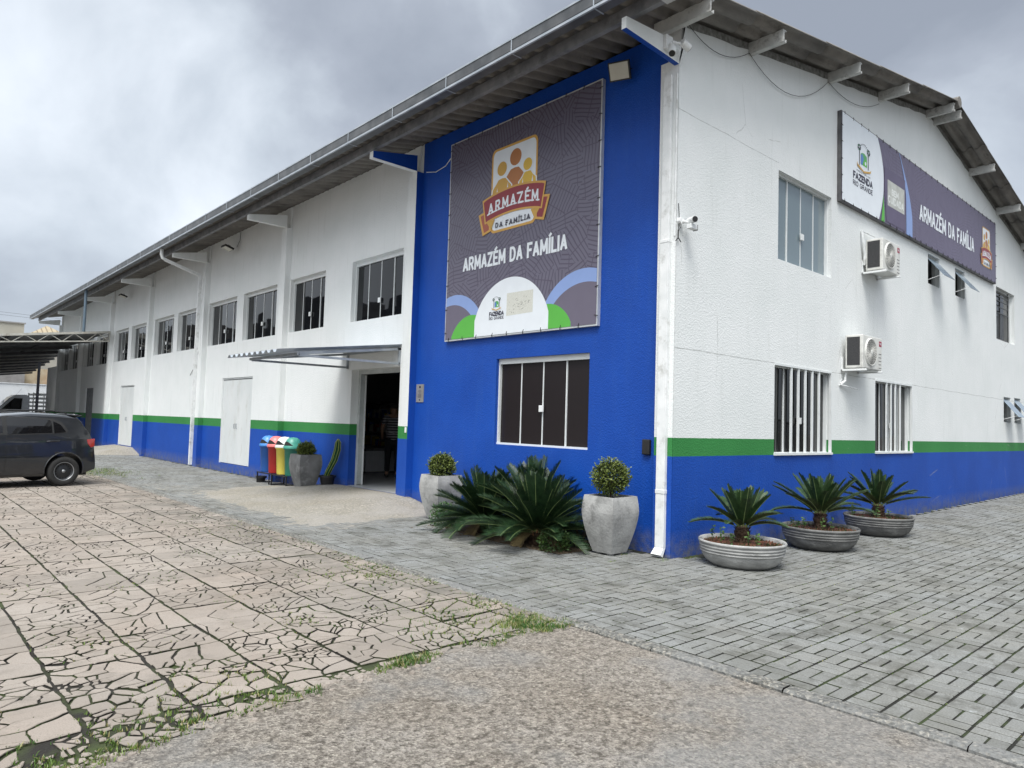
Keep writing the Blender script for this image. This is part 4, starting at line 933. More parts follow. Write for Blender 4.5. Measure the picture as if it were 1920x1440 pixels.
# ------------------------------------------------------------------ things fixed to the walls
M_ac = P('ac_casing', (.58, .58, .55), (.66, .66, .63), rough=.45, dirt=(.35, .35, .33), dirtscale=5); M_fin = P('ac_fins', (.02, .02, .022), (.05, .05, .052), scale=120, rough=.5)
def ac_unit(x, z, w, label):
    t = thing('air_conditioner', (x, 0, z), label, 'air conditioner', 'outdoor air conditioner units on the gable wall'); y1, y0, h = -.075, -.365, .56
    g = MB(); g.box(x, x+w, y0, y1, z, z+h); g.build('casing', M_ac, t, bevel=.012)
    g = MB(); g.box(x-.004, x+.002, y0+.05, y1-.03, z+.05, z+h-.035); g.build('side_coil', M_fin, t)
    g = MB(); cx, cz = x+.31, z+h/2+.005; R = .225
    mp = lambda p: Vector((p.x, p.z, p.y))
    g.lathe([(.001, -.012), (R-.015, -.012), (R, -.010)], (cx, y0, cz), 36, mp); g.build('fan_recess', P('ac_recess', (.045, .045, .045), rough=.6), t)
    g = MB(); g.lathe([(R-.012, -.02), (R, -.024), (R+.016, -.008), (R+.016, 0)], (cx, y0, cz), 36, mp)
    g.lathe([(.001, -.026), (.035, -.026), (.04, -.014)], (cx, y0, cz), 20, mp)
    for k in range(24):
        a = k*2*math.pi/24; pts = []
        for q in range(6): r = .035+(R-.045)*q/5; an = a+.9*(q/5)**1.3; pts.append((cx+r*math.cos(an), y0-.020, cz+r*math.sin(an)))
        g.tube(pts, .0035, 4, caps=False)
    for r in (.08, .115, .15, .185): g.tube([(cx+r*math.cos(R_(a)), y0-.019, cz+r*math.sin(R_(a))) for a in range(0, 361, 15)], .002, 4, caps=False)
    g.build('fan_grille', M_ac, t)
    g = MB(); g.box(x+w-.125, x+w-.02, y0-.003, y0+.002, z+h-.145, z+h-.055); bd = g.build('badge', flat('badge_red', (.28, .01, .04)), t)
    g = MB(); text(g, 'TCL', lambda u, v, k: (u, y0-.004-.0003*k, v), x+w-.108, x+w-.045, z+h-.115, .03, .008, 1); g.build('badge_lettering', CW, bd, normals=False)
    g = MB()
    for k in range(5): g.box(x+w-.14, x+w-.03, y0-.004, y0+.002, z+.04+k*.06, z+.047+k*.06)
    g.build('louvre_line', P('ac_recess', (.045, .045, .045)), t)
    g = MB()
    for xx in (x+.02, x+w-.11): g.box(xx-.02, xx+.02, y0-.05, -.004, z-.045, z-.012); g.box(xx-.02, xx+.02, -.03, -.002, z-.045, z+.20)
    g.build('bracket', M_paintw, t, bevel=.004); return t
t = ac_unit(5.50, 4.49, .80, 'upper air conditioner unit just below the long purple banner')
g = MB(); g.tube([(5.45, -.03, 5.20), (5.46, -.05, 5.0), (5.50, -.06, 4.8), (5.50, -.05, 4.6)], .022, 8); g.tube([(5.44, -.02, 5.22), (5.95, -.06, 5.20)], .012, 8); g.build('hose', M_pipew, t)
t = ac_unit(4.66, 2.69, .80, 'lower air conditioner unit between the two barred ground floor windows')
g = MB(); g.tube([(4.74, -.06, 2.62), (4.72, -.05, 2.48), (4.62, -.02, 2.42)], .02, 8); g.tube([(4.58, -.02, 2.41), (5.05, -.12, 2.36)], .013, 8); g.build('hose', M_pipew, t)
M_led = P('floodlight_lens', (.50, .48, .40), (.56, .54, .46), rough=.3)
def flood(c, w, h, tilt, yaw, label, lit=M_led):
    t = thing('floodlight', c, label, 'floodlight'); c = Vector(c)
    M = Matrix.Rotation(yaw, 4, 'Z') @ Matrix.Rotation(tilt, 4, 'Y'); mp = lambda x, y, z: tuple(c+(M @ Vector((x, y, z))))
    g = MB(); g.box(-.035, .02, -w/2, w/2, -h/2, h/2, mp=mp); g.build('housing', M_black, t, bevel=.006)
    g = MB(); g.box(-.042, -.036, -w/2+.02, w/2-.02, -h/2+.02, h/2-.02, mp=mp); g.build('lens', lit, t)
    g = MB(); g.tube([mp(.02, -w/2-.012, 0), mp(.09, 0, .0), mp(.02, w/2+.012, 0)], .008, 6); g.build('yoke', M_black, t); return t
flood((-.20, .93, 6.44), .30, .25, R_(-28), R_(22), 'square floodlight above the right corner of the large banner')
flood((-.30, 14.9, 6.28), .34, .26, R_(-72), R_(0), 'slim black floodlight under the eave between the third and fourth brackets')
flood((-.30, 25.9, 6.16), .34, .26, R_(-72), R_(0), 'small distant floodlight under the eave near the carport roof')
g = MB(); g.tube([(-.1, 14.75, 6.3), (-.04, 14.7, 6.5), (-.03, 14.7, 6.75)], .006, 5); tag(g.build('cable', M_cable), 'thin cable from the eave down to the slim black floodlight', 'cable')
# cameras
def bullet(t, c, d, L, r, cap=True):
    c = Vector(c); d = Vector(d).normalized(); g = MB(); g.tube([c-d*L/2, c+d*L/2], r, 14); g.build('body', M_paintw, t)
    g = MB(); g.tube([c+d*L/2, c+d*(L/2+.006)], r*.86, 14); g.build('lens', M_black, t)
t = thing('security_light', (-.42, -.03, 6.32), 'white twin-head sensor light on the side of the corner bracket', 'security light')
g = MB(); g.box(-.50, -.36, -.05, -.0, 6.28, 6.46); g.tube([(-.43, -.06, 6.34), (-.44, -.10, 6.28)], .03, 10); g.tube([(-.40, -.06, 6.38), (-.30, -.12, 6.38)], .018, 8); g.build('base', M_paintw, t, bevel=.008)
bullet(t, (-.24, -.15, 6.37), (.95, -.2, -.35), .13, .05); bullet(t, (-.50, -.14, 6.20), (-.5, -.3, -.75), .12, .045)
t = thing('security_camera', (-.08, -.02, 4.2), 'white security cameras on the gable wall corner beside the downpipe', 'security camera')
g = MB(); g.tube([(-.10, .0, 4.20), (-.10, -.05, 4.20)], .045, 12); g.tube([(-.10, -.05, 4.19), (-.02, -.10, 4.18)], .018, 8); g.build('mount', M_paintw, t)
bullet(t, (-.02, -.14, 4.205), (-.5, -.85, -.1), .16, .042)
g = MB(); g.box(-.08, .06, -.17, -.10, 4.09, 4.15); g.build('body', M_paintw, t, bevel=.006); g = MB(); g.box(.06, .068, -.168, -.102, 4.085, 4.155); g.build('lens', M_black, t)
g = MB(); g.tube([(-.13, -.012, 4.42), (-.12, -.02, 4.2), (-.14, -.02, 4.05), (-.10, -.03, 4.12)], .005, 5); g.tube([(-.14, -.02, 4.08), (-.14, -.02, 3.98), (-.19, -.02, 3.93)], .007, 5); g.tube([(-.14, -.02, 3.98), (-.09, -.03, 3.93)], .007, 5); g.build('cable', M_cable, t)
# drooping cable under the gable purlins
g = MB(); kn = [(-.05, 6.80), (1.50, 6.98), (4.06, 7.46), (6.22, 7.80)]
for (xa, za), (xb, zb), dr in zip(kn, kn[1:], (.22, .42, .2)):
    g.tube([(xa+(xb-xa)*k/12, -.03, za+(zb-za)*k/12-dr*4*(k/12)*(1-k/12)) for k in range(13)], .0042, 5)
tag(g.build('cable', M_cable), 'black cable sagging between the roof purlins on the gable wall', 'cable')
g = MB(); g.tube([(-.03, 17.50, 5.9), (-.03, 17.5, 4.2), (-.05, 17.55, 3.6), (-.02, 17.9, 3.1), (-.02, 18.35, 2.8)], .008, 5); tag(g.build('cable', M_cable), 'loose cable hanging beside the swan neck downpipe', 'cable')
g = MB(); g.tube([(-.02, 5.7, 6.25), (-.02, 5.4, 6.18), (-.02, 5.1, 6.22), (-.02, 4.9, 6.35)], .007, 5); tag(g.build('cable', M_paintw), 'short white wire looping towards the top left of the large banner', 'cable')
g = MB(); g.box(-.05, -.0, .43, .55, 1.24, 1.44); o = tag(g.build('wall_box', M_black, bevel=.012), 'small black box on the blue wall beside the corner downpipe', 'wall box')
t = thing('plaque', (-.01, 5.66, 2.1), 'small grey engraved plaque on the blue wall beside the entrance', 'plaque')
g = MB(); g.box(-.012, 0, 5.55, 5.78, 1.93, 2.26); g.build('plate', P('brushed_plaque', (.28, .27, .25), (.34, .33, .31), rough=.4, metal=.3), t)
g = MB(); g.box(-.0135, -.0125, 5.64, 5.69, 2.19, 2.225); g.box(-.0135, -.0125, 5.645, 5.685, 1.96, 1.985)
for k in range(8): w_ = rnd.uniform(.03, .06) if k != 3 else .02; g.box(-.0135, -.0125, 5.665-w_, 5.665+w_, 2.15-k*.019, 2.155-k*.019)
g.build('engraving', CInk, t)
g = MB(); g.box(-.16, -.152, 5.84, 5.90, 1.36, 1.46); tag(g.build('socket_plate', M_paintw, bevel=.004), 'small white socket plate on the pillar beside the green band', 'socket plate')
# awning over the entrance
AW = thing('awning', (0, 7.4, 2.95), 'small corrugated metal awning over the shop entrance', 'awning')
g = MB(); N = 180; ya, yb = 6.33, 8.62
zf = lambda x: 3.0+.128*x
for k in range(N+1):
    y = ya+(yb-ya)*k/N; w = .024*max(-1, min(1, 1.9*math.cos(2*math.pi*(y-ya)/.24)))
    for x in (0, -2.47): g.v.append(Vector((x, y, zf(x)+.02+w)))
for k in range(N): g.f.append([2*k, 2*k+1, 2*k+3, 2*k+2]); g.m.append(0); g.t.append(0)
o = g.build('sheet', P('awning_zinc', (.40, .45, .50), (.52, .57, .62), scale=3, rough=.35, metal=.4), AW, normals=False); sm = o.modifiers.new('thickness', 'SOLIDIFY'); sm.thickness = .004
g = MB()
for y in (6.38, 8.36):
    g.beam((0, y, 2.955), (-2.06, y, 2.695), .04, .045); g.beam((-.02, y, 2.67), (-2.08, y, 2.66), .04, .04); g.beam((-.02, y, 2.64), (-.02, y, 2.98), .04, .04, up=Vector((0, 1, 0)))
g.beam((-2.08, 6.36, 2.68), (-2.08, 8.44, 2.68), .045, .045); g.beam((-.05, 6.36, 2.95), (-.05, 8.38, 2.95), .04, .04)
g.build('frame', P('awning_frame', (.28, .31, .34), (.40, .43, .46), rough=.4, metal=.3), AW)
#PART4
# ------------------------------------------------------------------ pots and plants
def leaf_ball(c, r, n, size, squash=1., seed=1):
    q = random.Random(seed); g = MB(); c = Vector(c)
    for _ in range(n):
        d = Vector((q.gauss(0, 1), q.gauss(0, 1), q.gauss(0, 1))).normalized(); lump = 1+.16*noise.noise(d*2.4+Vector((seed, 0, 0)))+.05*q.gauss(0, 1)
        rr = r*lump*(q.random()**.25); p = c+Vector((d.x*rr, d.y*rr, d.z*rr*squash))
        a = (d+Vector((q.gauss(0, .7), q.gauss(0, .7), q.gauss(0, .7)+.3))).normalized(); b = a.orthogonal().normalized(); b.rotate(Matrix.Rotation(q.uniform(0, 6.28), 3, a)); s = size*q.uniform(.6, 1.25)
        g.add([p, p+a*s*.5+b*s*.28, p+a*s, p+a*s*.5-b*s*.28], [(0, 1, 2, 3)])
    return g
POTP = [(.135, 0)]+[(.150+(.255-.150)*(1-(1-k/10.)**1.45 if k < 10 else 1)-(.020*((k-10)/4)**1.7 if k > 10 else 0), .70*k/14+.004) for k in range(15)]
def pot(c, label, mat, br, bz, seed, rot=0):
    t = thing('square_pot', c, label, 'plant pot', 'tall square cement pots'); c = Vector(c); ca, sa = math.cos(rot), math.sin(rot)
    g = MB(); n = len(POTP); k = 6
    def ring(w, z):
        o = []
        for i, (sx, sy) in enumerate(((1, 1), (-1, 1), (-1, -1), (1, -1))):
            nx = ((1, 1), (-1, 1), (-1, -1), (1, -1))[(i+1) % 4]
            for q in range(k): f = q/k; x, y = (sx+(nx[0]-sx)*f)*w, (sy+(nx[1]-sy)*f)*w; o.append(c+Vector((x*ca-y*sa, x*sa+y*ca, z)))
        return o
    rings = [ring(w, z+.02) for w, z in POTP]+[ring(.215, .722), ring(.205, .66)]
    vs = [p for r in rings for p in r]; m = 4*k
    fs = [(i*m+q, i*m+(q+1) % m, (i+1)*m+(q+1) % m, (i+1)*m+q) for i in range(len(rings)-1) for q in range(m)]+[tuple(range(m))]
    g.add(vs, fs); g.build('body', mat, t)
    g = MB()
    for sx in (-1, 1):
        for sy in (-1, 1): g.box(c.x+sx*.09-.03, c.x+sx*.09+.03, c.y+sy*.09-.03, c.y+sy*.09+.03, c.z-.01, c.z+.022)
    g.build('foot', mat, t)
    g = MB(); g.poly(ring(.208, .685)); g.build('soil', M_soil, t)
    b = thing('boxwood_ball', (c.x, c.y, c.z+.68), label.split(' pot')[0].replace('cement', '').replace('tall', '').strip(), 'shrub', 'clipped boxwood balls in the square pots')
    g = MB(); g.tube([(c.x, c.y, c.z+.66), (c.x+.01, c.y, c.z+bz)], .012, 6); g.build('stem', L_wood, b)
    g = leaf_ball((c.x, c.y, c.z+bz), br*.80, 900, .05, .95, seed+5); g.build('inner_leaves', L_box2, b, normals=False)
    g = leaf_ball((c.x, c.y, c.z+bz), br, 3800, .032, .92, seed)
    q = random.Random(seed+9)
    for _ in range(30):        # a few escaping sprigs
        d = Vector((q.gauss(0, 1), q.gauss(0, 1), abs(q.gauss(0, 1)))).normalized(); p0 = Vector((c.x, c.y, c.z+bz))+d*br*.95
        for s in range(5):
            p = p0+d*.012*s; a = (d+Vector((q.gauss(0, .8), q.gauss(0, .8), q.gauss(0, .8)))).normalized(); e = a.orthogonal()*.008; g.add([p, p+a*.012+e, p+a*.026, p+a*.012-e], [(0, 1, 2, 3)])
    g.build('leaves', L_box, b, normals=False); return t, b
def two(c, l1, l2, *a, **k):
    t, b = pot(c, l1, *a, **k); b['label'] = l2
two((-.52, .66, 0), 'pale grey square cement pot beside the corner downpipe', 'round clipped boxwood in the pale pot nearest the corner downpipe', M_pot, .235, .95, 3)
two((-.54, 4.20, .0), 'weathered grey square cement pot at the left end of the blue wall, behind the cycads', 'clipped boxwood in the pot at the left end of the blue wall', M_pot, .215, .86, 4)
two((-.60, 8.92, .085), 'dark grey square cement pot in front of the green recycling bin', 'small brownish boxwood in the dark pot in front of the recycling bins', M_potd, .185, .80, 6)
def cycad_fronds(c, n, L, seed, mat, elo=8, ehi=80, leaf=.15, droop=1., bias=None):
    q = random.Random(seed); g = MB(); c = Vector(c); k = MB()
    for i in range(n):
        if q.random() < .06: continue
        az = i*2.39996+q.uniform(-.2, .2); f = (i+.5)/n; el = R_(elo+(ehi-elo)*(f**1.15)+q.uniform(-5, 5)); ln = L*q.uniform(.85, 1.08)*(1-.18*f)
        if bias and q.random() < .5: az = bias+q.uniform(-.9, .9)
        d = Vector((math.cos(az)*math.cos(el), math.sin(az)*math.cos(el), math.sin(el))); p = c+Vector((math.cos(az)*.04, math.sin(az)*.04, 0)); path = [p.copy()]; dr = droop*q.uniform(.3, 1.7)
        N = 30
        for s in range(N): d = (d+Vector((0, 0, -.018*dr*(1.0+s/N)*math.cos(el)*1.6))).normalized(); p = p+d*ln/N; path.append(p.copy())
        side0 = Vector((-math.sin(az), math.cos(az), 0)); k.tube(path[::3]+[path[-1]], [.0065*(1-.7*j/(len(path[::3]))) for j in range(len(path[::3])+1)], 4)
        for s in range(4, N+1):
            for half in (0, .33, .67):
                j = s-half; i0 = int(j); t = j-i0; i1 = min(i0+1, N); pp = path[i0]*(1-t)+path[i1]*t; dd = (path[i1]-path[max(0, i0-1)]).normalized(); up = side0.cross(dd).normalized()
                if up.z < 0: up = -up
                ff = j/N; ll = leaf*(.45+.9*math.sin(math.pi*min(1, (ff*.92+.06)))**.6)*(1 if ff < .9 else .75)
                for sg in (1, -1):
                    a = (side0*sg*.80+dd*(.42+.55*ff)+up*(.34+.15*q.random())).normalized(); w = dd*.0042; tip = pp+a*ll*q.uniform(.9, 1.06)-Vector((0, 0, ll*.10*q.random()))
                    mid = pp+a*ll*.55+up*ll*.02; g.add([pp-w*.8, pp+w*.8, mid+w*1.15, mid-w*1.15, tip], [(0, 1, 2, 3), (3, 2, 4)])
    return g, k
def cycad(c, h, tr, n, L, seed, label, mat, group, leaf=.15, **kw):
    t = thing('cycad', c, label, 'cycad', group); c = Vector(c)
    g = MB(); q = random.Random(seed); prof = [(tr*.95, -.03)]+[(tr*(1+.10*math.sin(z*60)), z) for z in [h*i/10 for i in range(11)]]+[(tr*.4, h+.03), (.002, h+.05)]
    g.lathe(prof, c, 14)
    for _ in range(int(220*tr/.1)):    # old leaf bases
        a = q.uniform(0, 6.28); z = q.uniform(0, h); p = c+Vector((math.cos(a)*tr, math.sin(a)*tr, z)); d = Vector((math.cos(a), math.sin(a), .9)).normalized(); s = Vector((-math.sin(a), math.cos(a), 0))*.012
        g.add([p-s, p+s, p+d*.035], [(0, 1, 2)])
    g.build('trunk', L_wood, t)
    g, k = cycad_fronds(c+Vector((0, 0, h)), n, L, seed, mat, leaf=leaf, **kw); f = g.build('fronds', mat, t, normals=False); k.build('rib', L_cyr, f, normals=False)
    if leaf > .12:
        g, k = cycad_fronds(c+Vector((0, 0, h)), 6, L*.8, seed+70, mat, leaf=leaf*.8, elo=-22, ehi=6, droop=1.6); g.v += k.v[:0]; g.build('old_fronds', P('brown_frond', (.10, .07, .03), (.20, .15, .06), scale=9, rough=.8), t, normals=False)
    return t
GC = 'large cycads growing against the blue wall'
cycad((-.86, 1.62, .0), .16, .11, 68, .97, 21, 'large front cycad with orange leaf bases under the dark window', L_cyc, GC, leaf=.16, elo=8, ehi=82, droop=.6)
cycad((-.80, 2.78, .0), .16, .10, 62, .92, 22, 'dense cycad beside the left square pot on the blue wall', L_cyc, GC, leaf=.15, elo=4, ehi=80, droop=.6)
cycad((-.42, 2.15, .0), .32, .10, 40, .92, 23, 'taller cycad at the back, squeezed between its neighbours and the blue wall', L_cyc, GC, leaf=.14, elo=30, ehi=84, droop=.5)
g = MB(); q = random.Random(4)
for k in range(26): a = q.uniform(0, 6.28); r = q.uniform(.02, .10); g.tube([(-.86+r*math.cos(a), 1.62+r*math.sin(a), .10), (-.86+1.5*r*math.cos(a), 1.62+1.5*r*math.sin(a), .10+q.uniform(.06, .16))], [.012, .005], 5)
cy = [o for o in COL.objects if o.name == 'cycad'][0]; g.build('leaf_base', P('orange_leaf_base', (.30, .12, .05), (.40, .2, .09), rough=.8), cy)
def low_shrub(c, r, n, seed, label, m=None, size=.035, sq=.7):
    t = thing('low_shrub', c, label, 'shrub'); g = leaf_ball((c[0], c[1], c[2]+r*.5), r, n, size, sq, seed); g.build('leaves', m or L_box, t, normals=False)
    g = MB(); q = random.Random(seed)
    for _ in range(7): g.tube([(c[0], c[1], c[2]), (c[0]+q.gauss(0, r*.5), c[1]+q.gauss(0, r*.5), c[2]+r)], .005, 5)
    g.build('stem', L_wood, t)
L_shr = leafm('shrub_leaf', (.02, .05, .012), (.07, .13, .03), scale=9)
low_shrub((-.98, 1.17, 0), .22, 900, 31, 'low bright shrub at the foot of the front cycad near the pale pot', L_shr); low_shrub((-.90, 3.62, 0), .20, 1100, 32, 'small feathery green shrub between the left square pot and the dense cycad', leafm('feathery_leaf', (.03, .08, .02), (.08, .16, .05)), size=.04, sq=1.3)
low_shrub((-.48, 1.18, 0), .26, 900, 33, 'dark shrub in the shade between the front cycad and the pale pot', L_cyc)
g = MB(); q = random.Random(8)      # planting bed: soil and dead leaves
g.add([(-1.12, .95, .004), (-1.2, 2.0, .004), (-1.1, 3.3, .004), (-.8, 3.75, .004), (0, 3.8, .004), (0, .9, .004)], [tuple(range(6))])
for _ in range(700):
    x, y = -1.0+q.gauss(0, .16), q.uniform(.9, 3.7); a = q.uniform(0, 6.28); s = q.uniform(.008, .03); g.add([(x, y, .008+q.random()*.02), (x+s*math.cos(a), y+s*math.sin(a), .012+q.random()*.02), (x+s*math.cos(a+.6), y+s*math.sin(a+.6), .01)], [(0, 1, 2)])
tag(g.build('bed_litter', P('leaf_litter', (.05, .035, .02), (.14, .10, .06), scale=60, rough=.95), normals=False), 'soil and dead leaves under the cycads along the blue wall', 'leaf litter', kind='stuff')
BP = [(.31, .0), (.345, .006), (.385, .030), (.425, .065), (.452, .105), (.466, .140), (.470, .152), (.482, .158), (.484, .170), (.474, .178), (.478, .186), (.489, .192), (.490, .204), (.480, .212), (.484, .220), (.494, .227), (.495, .240), (.484, .248), (.487, .258), (.503, .266), (.506, .285), (.494, .297), (.474, .288), (.458, .25)]
def bowl(c, mat, label, clabel, seed, n, L, trk):
    c = Vector(c); t = thing('round_planter', c, label, 'planter', 'round ribbed cement planters'); g = MB(); g.lathe(BP, c, 56); g.poly([c+Vector((.3*math.cos(a*.3), .3*math.sin(a*.3), .001)) for a in range(21)]); g.build('bowl', mat, t, smooth=True)
    g = MB(); N = 24; vs = [c+Vector((0, 0, .275))]
    for r in (.16, .32, .462):
        for k in range(N): a = k*2*math.pi/N; vs.append(c+Vector((r*math.cos(a), r*math.sin(a), .268-.022*(r/.46)**2+.012*noise.noise(Vector((r*9, a*3, seed))))))
    fs = [(0, 1+k, 1+(k+1) % N) for k in range(N)]+[(1+i*N+k, 1+(i+1)*N+k, 1+(i+1)*N+(k+1) % N, 1+i*N+(k+1) % N) for i in (0, 1) for k in range(N)]
    g.add(vs, fs); s_ = g.build('soil', M_redsoil, t); q = random.Random(seed); g = MB()
    for _ in range(520):
        a, r = q.uniform(0, 6.28), .46*math.sqrt(q.random()); s = q.uniform(.006, .014); p = c+Vector((r*math.cos(a), r*math.sin(a), .258))
        g.add([p+Vector((s*math.cos(b), s*math.sin(b), -.004)) for b in (0, 1.6, 3.1, 4.7)]+[p+Vector((q.uniform(-.3, .3)*s, q.uniform(-.3, .3)*s, s*.9))], [(0, 1, 4), (1, 2, 4), (2, 3, 4), (3, 0, 4)])
    g.build('gravel', M_redsoil, s_)
    g = MB()
    for _ in range(520):
        a = q.uniform(0, 6.28); r = .44*q.random()**.4
        if noise.noise(Vector((math.cos(a)*1.5, math.sin(a)*1.5, seed))) < -.12: continue
        p = c+Vector((r*math.cos(a), r*math.sin(a), .25)); h = q.uniform(.02, .06); d = Vector((q.gauss(0, .5), q.gauss(0, .5), 1)).normalized(); e = d.orthogonal()*.006; g.add([p-e*.5, p+e*.5, p+d*h*.6+e, p+d*h, p+d*h*.6-e], [(0, 1, 2, 3, 4)])
    for _ in range(5):
        a = q.uniform(1.6, 4.2); p = c+Vector((.36*math.cos(a), .36*math.sin(a), .25)); H = q.uniform(.12, .24)
        g.tube([p, p+Vector((q.gauss(0, .02), q.gauss(0, .02), H))], .0025, 4)
        for s in range(12): pp = p+Vector((0, 0, H*(.3+.06*s))); d = Vector((q.gauss(0, 1), q.gauss(0, 1), q.gauss(0, .4))).normalized(); e = d.orthogonal()*.010; g.add([pp, pp+d*.02+e, pp+d*.045, pp+d*.02-e], [(0, 1, 2, 3)])
    tag(g.build('planter_weeds', L_shr, normals=False), clabel.replace('cycad', 'weeds').replace('in the', 'around the cycad in the'), 'weeds', kind='stuff')
    cycad((c.x, c.y, c.z+.25), trk, .085, n, L, seed, clabel, L_cyl, 'small cycads in the round planters', leaf=.085, elo=22, ehi=84, droop=.45)
bowl((.265, -.715, .0), M_bowl, 'light grey ribbed round planter nearest the corner', 'cycad in the light grey planter nearest the corner', 41, 26, .60, .19)
bowl((2.28, -.74, .015), M_bowld, 'dark grey ribbed round planter in the middle under the first barred window', 'cycad in the middle dark planter under the first barred window', 42, 32, .70, .21)
bowl((4.34, -.73, .03), M_bowld, 'dark grey ribbed round planter farthest from the corner', 'cycad in the farthest round planter, reaching right', 43, 28, .68, .19)
g = MB(); g.lathe([(.002, .28), (.03, .275), (.042, .255), (.03, .235)], (.12, -1.0, 0), 8); tag(g.build('pebble', M_kerb, smooth=True), 'pale pebble lying on the red gravel of the nearest planter', 'pebble')
# cactus and small pots
t = thing('cactus', (-.2, 8.62, .36), 'tall leaning ribbed cactus against the blue wall beside the entrance', 'cactus')
path = [(-.26, 8.66, .32), (-.22, 8.60, .48), (-.16, 8.50, .70), (-.13, 8.44, .92), (-.13, 8.42, 1.08), (-.13, 8.42, 1.15)]; rr = [.045, .055, .06, .06, .05, .012]
g = MB(); k = MB(); nr = 7; rings = []
for p, r in zip(path, rr):
    p = Vector(p); o = [p+Vector((math.cos(a*math.pi/nr)*r*(1.15 if a % 2 == 0 else .72), math.sin(a*math.pi/nr)*r*(1.15 if a % 2 == 0 else .72), 0)) for a in range(2*nr)]; rings.append(o)
vs = [p for o in rings for p in o]; m = 2*nr; g.add(vs, [(i*m+q, i*m+(q+1) % m, (i+1)*m+(q+1) % m, (i+1)*m+q) for i in range(len(rings)-1) for q in range(m)]); g.build('stem', L_cact, t)
for a in range(0, m, 2): k.tube([rings[i][a] for i in range(len(rings))], .005, 4)
k.build('rib', L_cacr, t)
def plain_pot(c, r0, r1, h, label, name='flower_pot'):
    t = thing(name, c, label, 'plant pot'); g = MB(); g.lathe([(r0, 0), (r1, h), (r1+.015, h), (r1+.015, h-.04), (r1+.017, h+.004), (r1-.012, h+.004), (r1-.02, h-.05)], c, 28); g.poly([Vector(c)+Vector((r0*math.cos(a*.3), r0*math.sin(a*.3), .002)) for a in range(21)]); g.build('body', M_black, t, smooth=False)
    g = MB(); g.poly([Vector(c)+Vector(((r1-.014)*math.cos(a*.3), (r1-.014)*math.sin(a*.3), h-.04)) for a in range(21)]); g.build('soil', M_soil, t)
plain_pot((-.24, 8.62, .115), .115, .165, .26, 'black plastic pot holding the tall cactus'); plain_pot((-.36, 11.72, .0), .09, .115, .13, 'small empty black pot on the paving beside the blue recycling bin')
# recycling bins
def bin_(y, body, lid, label, z=.26):
    x = -.36; t = thing('recycling_bin', (x, y, z), label, 'bin', 'four recycling bins in a row on a black stand'); mb_ = P('bin_plastic_%s' % label.split()[0], body, tuple(c*1.15 for c in body), rough=.4); ml = P('bin_lid_%s' % label.split()[0], lid, tuple(min(1, c*1.12) for c in lid), rough=.4)
    sx = lambda p: Vector((p.x, p.y*.92, p.z))
    g = MB(); g.lathe([(.001, 0), (.145, 0), (.152, .02), (.185, .58), (.205, .59), (.207, .63), (.19, .635)], (x, y, z), 30, sx); g.build('body', mb_, t, smooth=True)
    g = MB(); N = 30; prof = [(.215, .615), (.217, .65), (.20, .675), (.178, .74), (.14, .815), (.085, .855), (.001, .865)]
    g.lathe(prof, (x, y, z), N, sx); ld = g.build('lid', ml, t, smooth=True)
    g = MB(); vs = []                                # dark mouth of the swing lid, towards the yard
    for i in range(13):
        a = math.pi+R_(-58+116*i/12+8); lift = .055*math.sin(math.pi*i/12)
        for s in (0, 1): zz = .685+(lift*1.6 if s else -.002); r = (.202-(zz-.675)*.36); vs.append(Vector((x+r*math.cos(a)*1.012, y+r*math.sin(a)*.932, z+zz)))
    g.add(vs, [(2*i, 2*i+1, 2*i+3, 2*i+2) for i in range(12)]); g.build('opening', M_dark, ld, normals=False)
bin_(11.38, (.02, .10, .36), (.05, .20, .52), 'blue plastic recycling bin at the left end of the row'); bin_(10.94, (.36, .02, .02), (.62, .16, .16), 'red plastic recycling bin with a faded pink lid'); bin_(10.50, (.62, .52, .09), (.60, .62, .60), 'yellow plastic recycling bin with a whitish lid'); bin_(10.06, (.02, .16, .11), (.05, .26, .20), 'green plastic recycling bin behind the dark square pot')
t = thing('bin_stand', (-.36, 10.7, 0), 'black steel stand carrying the four recycling bins', 'stand'); g = MB()
for y in (11.52, 10.85, 10.72, 9.95):
    zb = rampz(-.3, y)-.005
    for x in (-.54, -.18): g.beam((x, y, zb), (x, y, .262), .025, .025, up=Vector((0, 1, 0)))
    g.beam((-.55, y, zb+.012), (-.17, y, zb+.012), .025, .025)
for x in (-.54, -.18): g.beam((x, 11.54, .25), (x, 9.93, .25), .025, .025)
g.build('frame', M_black, t)
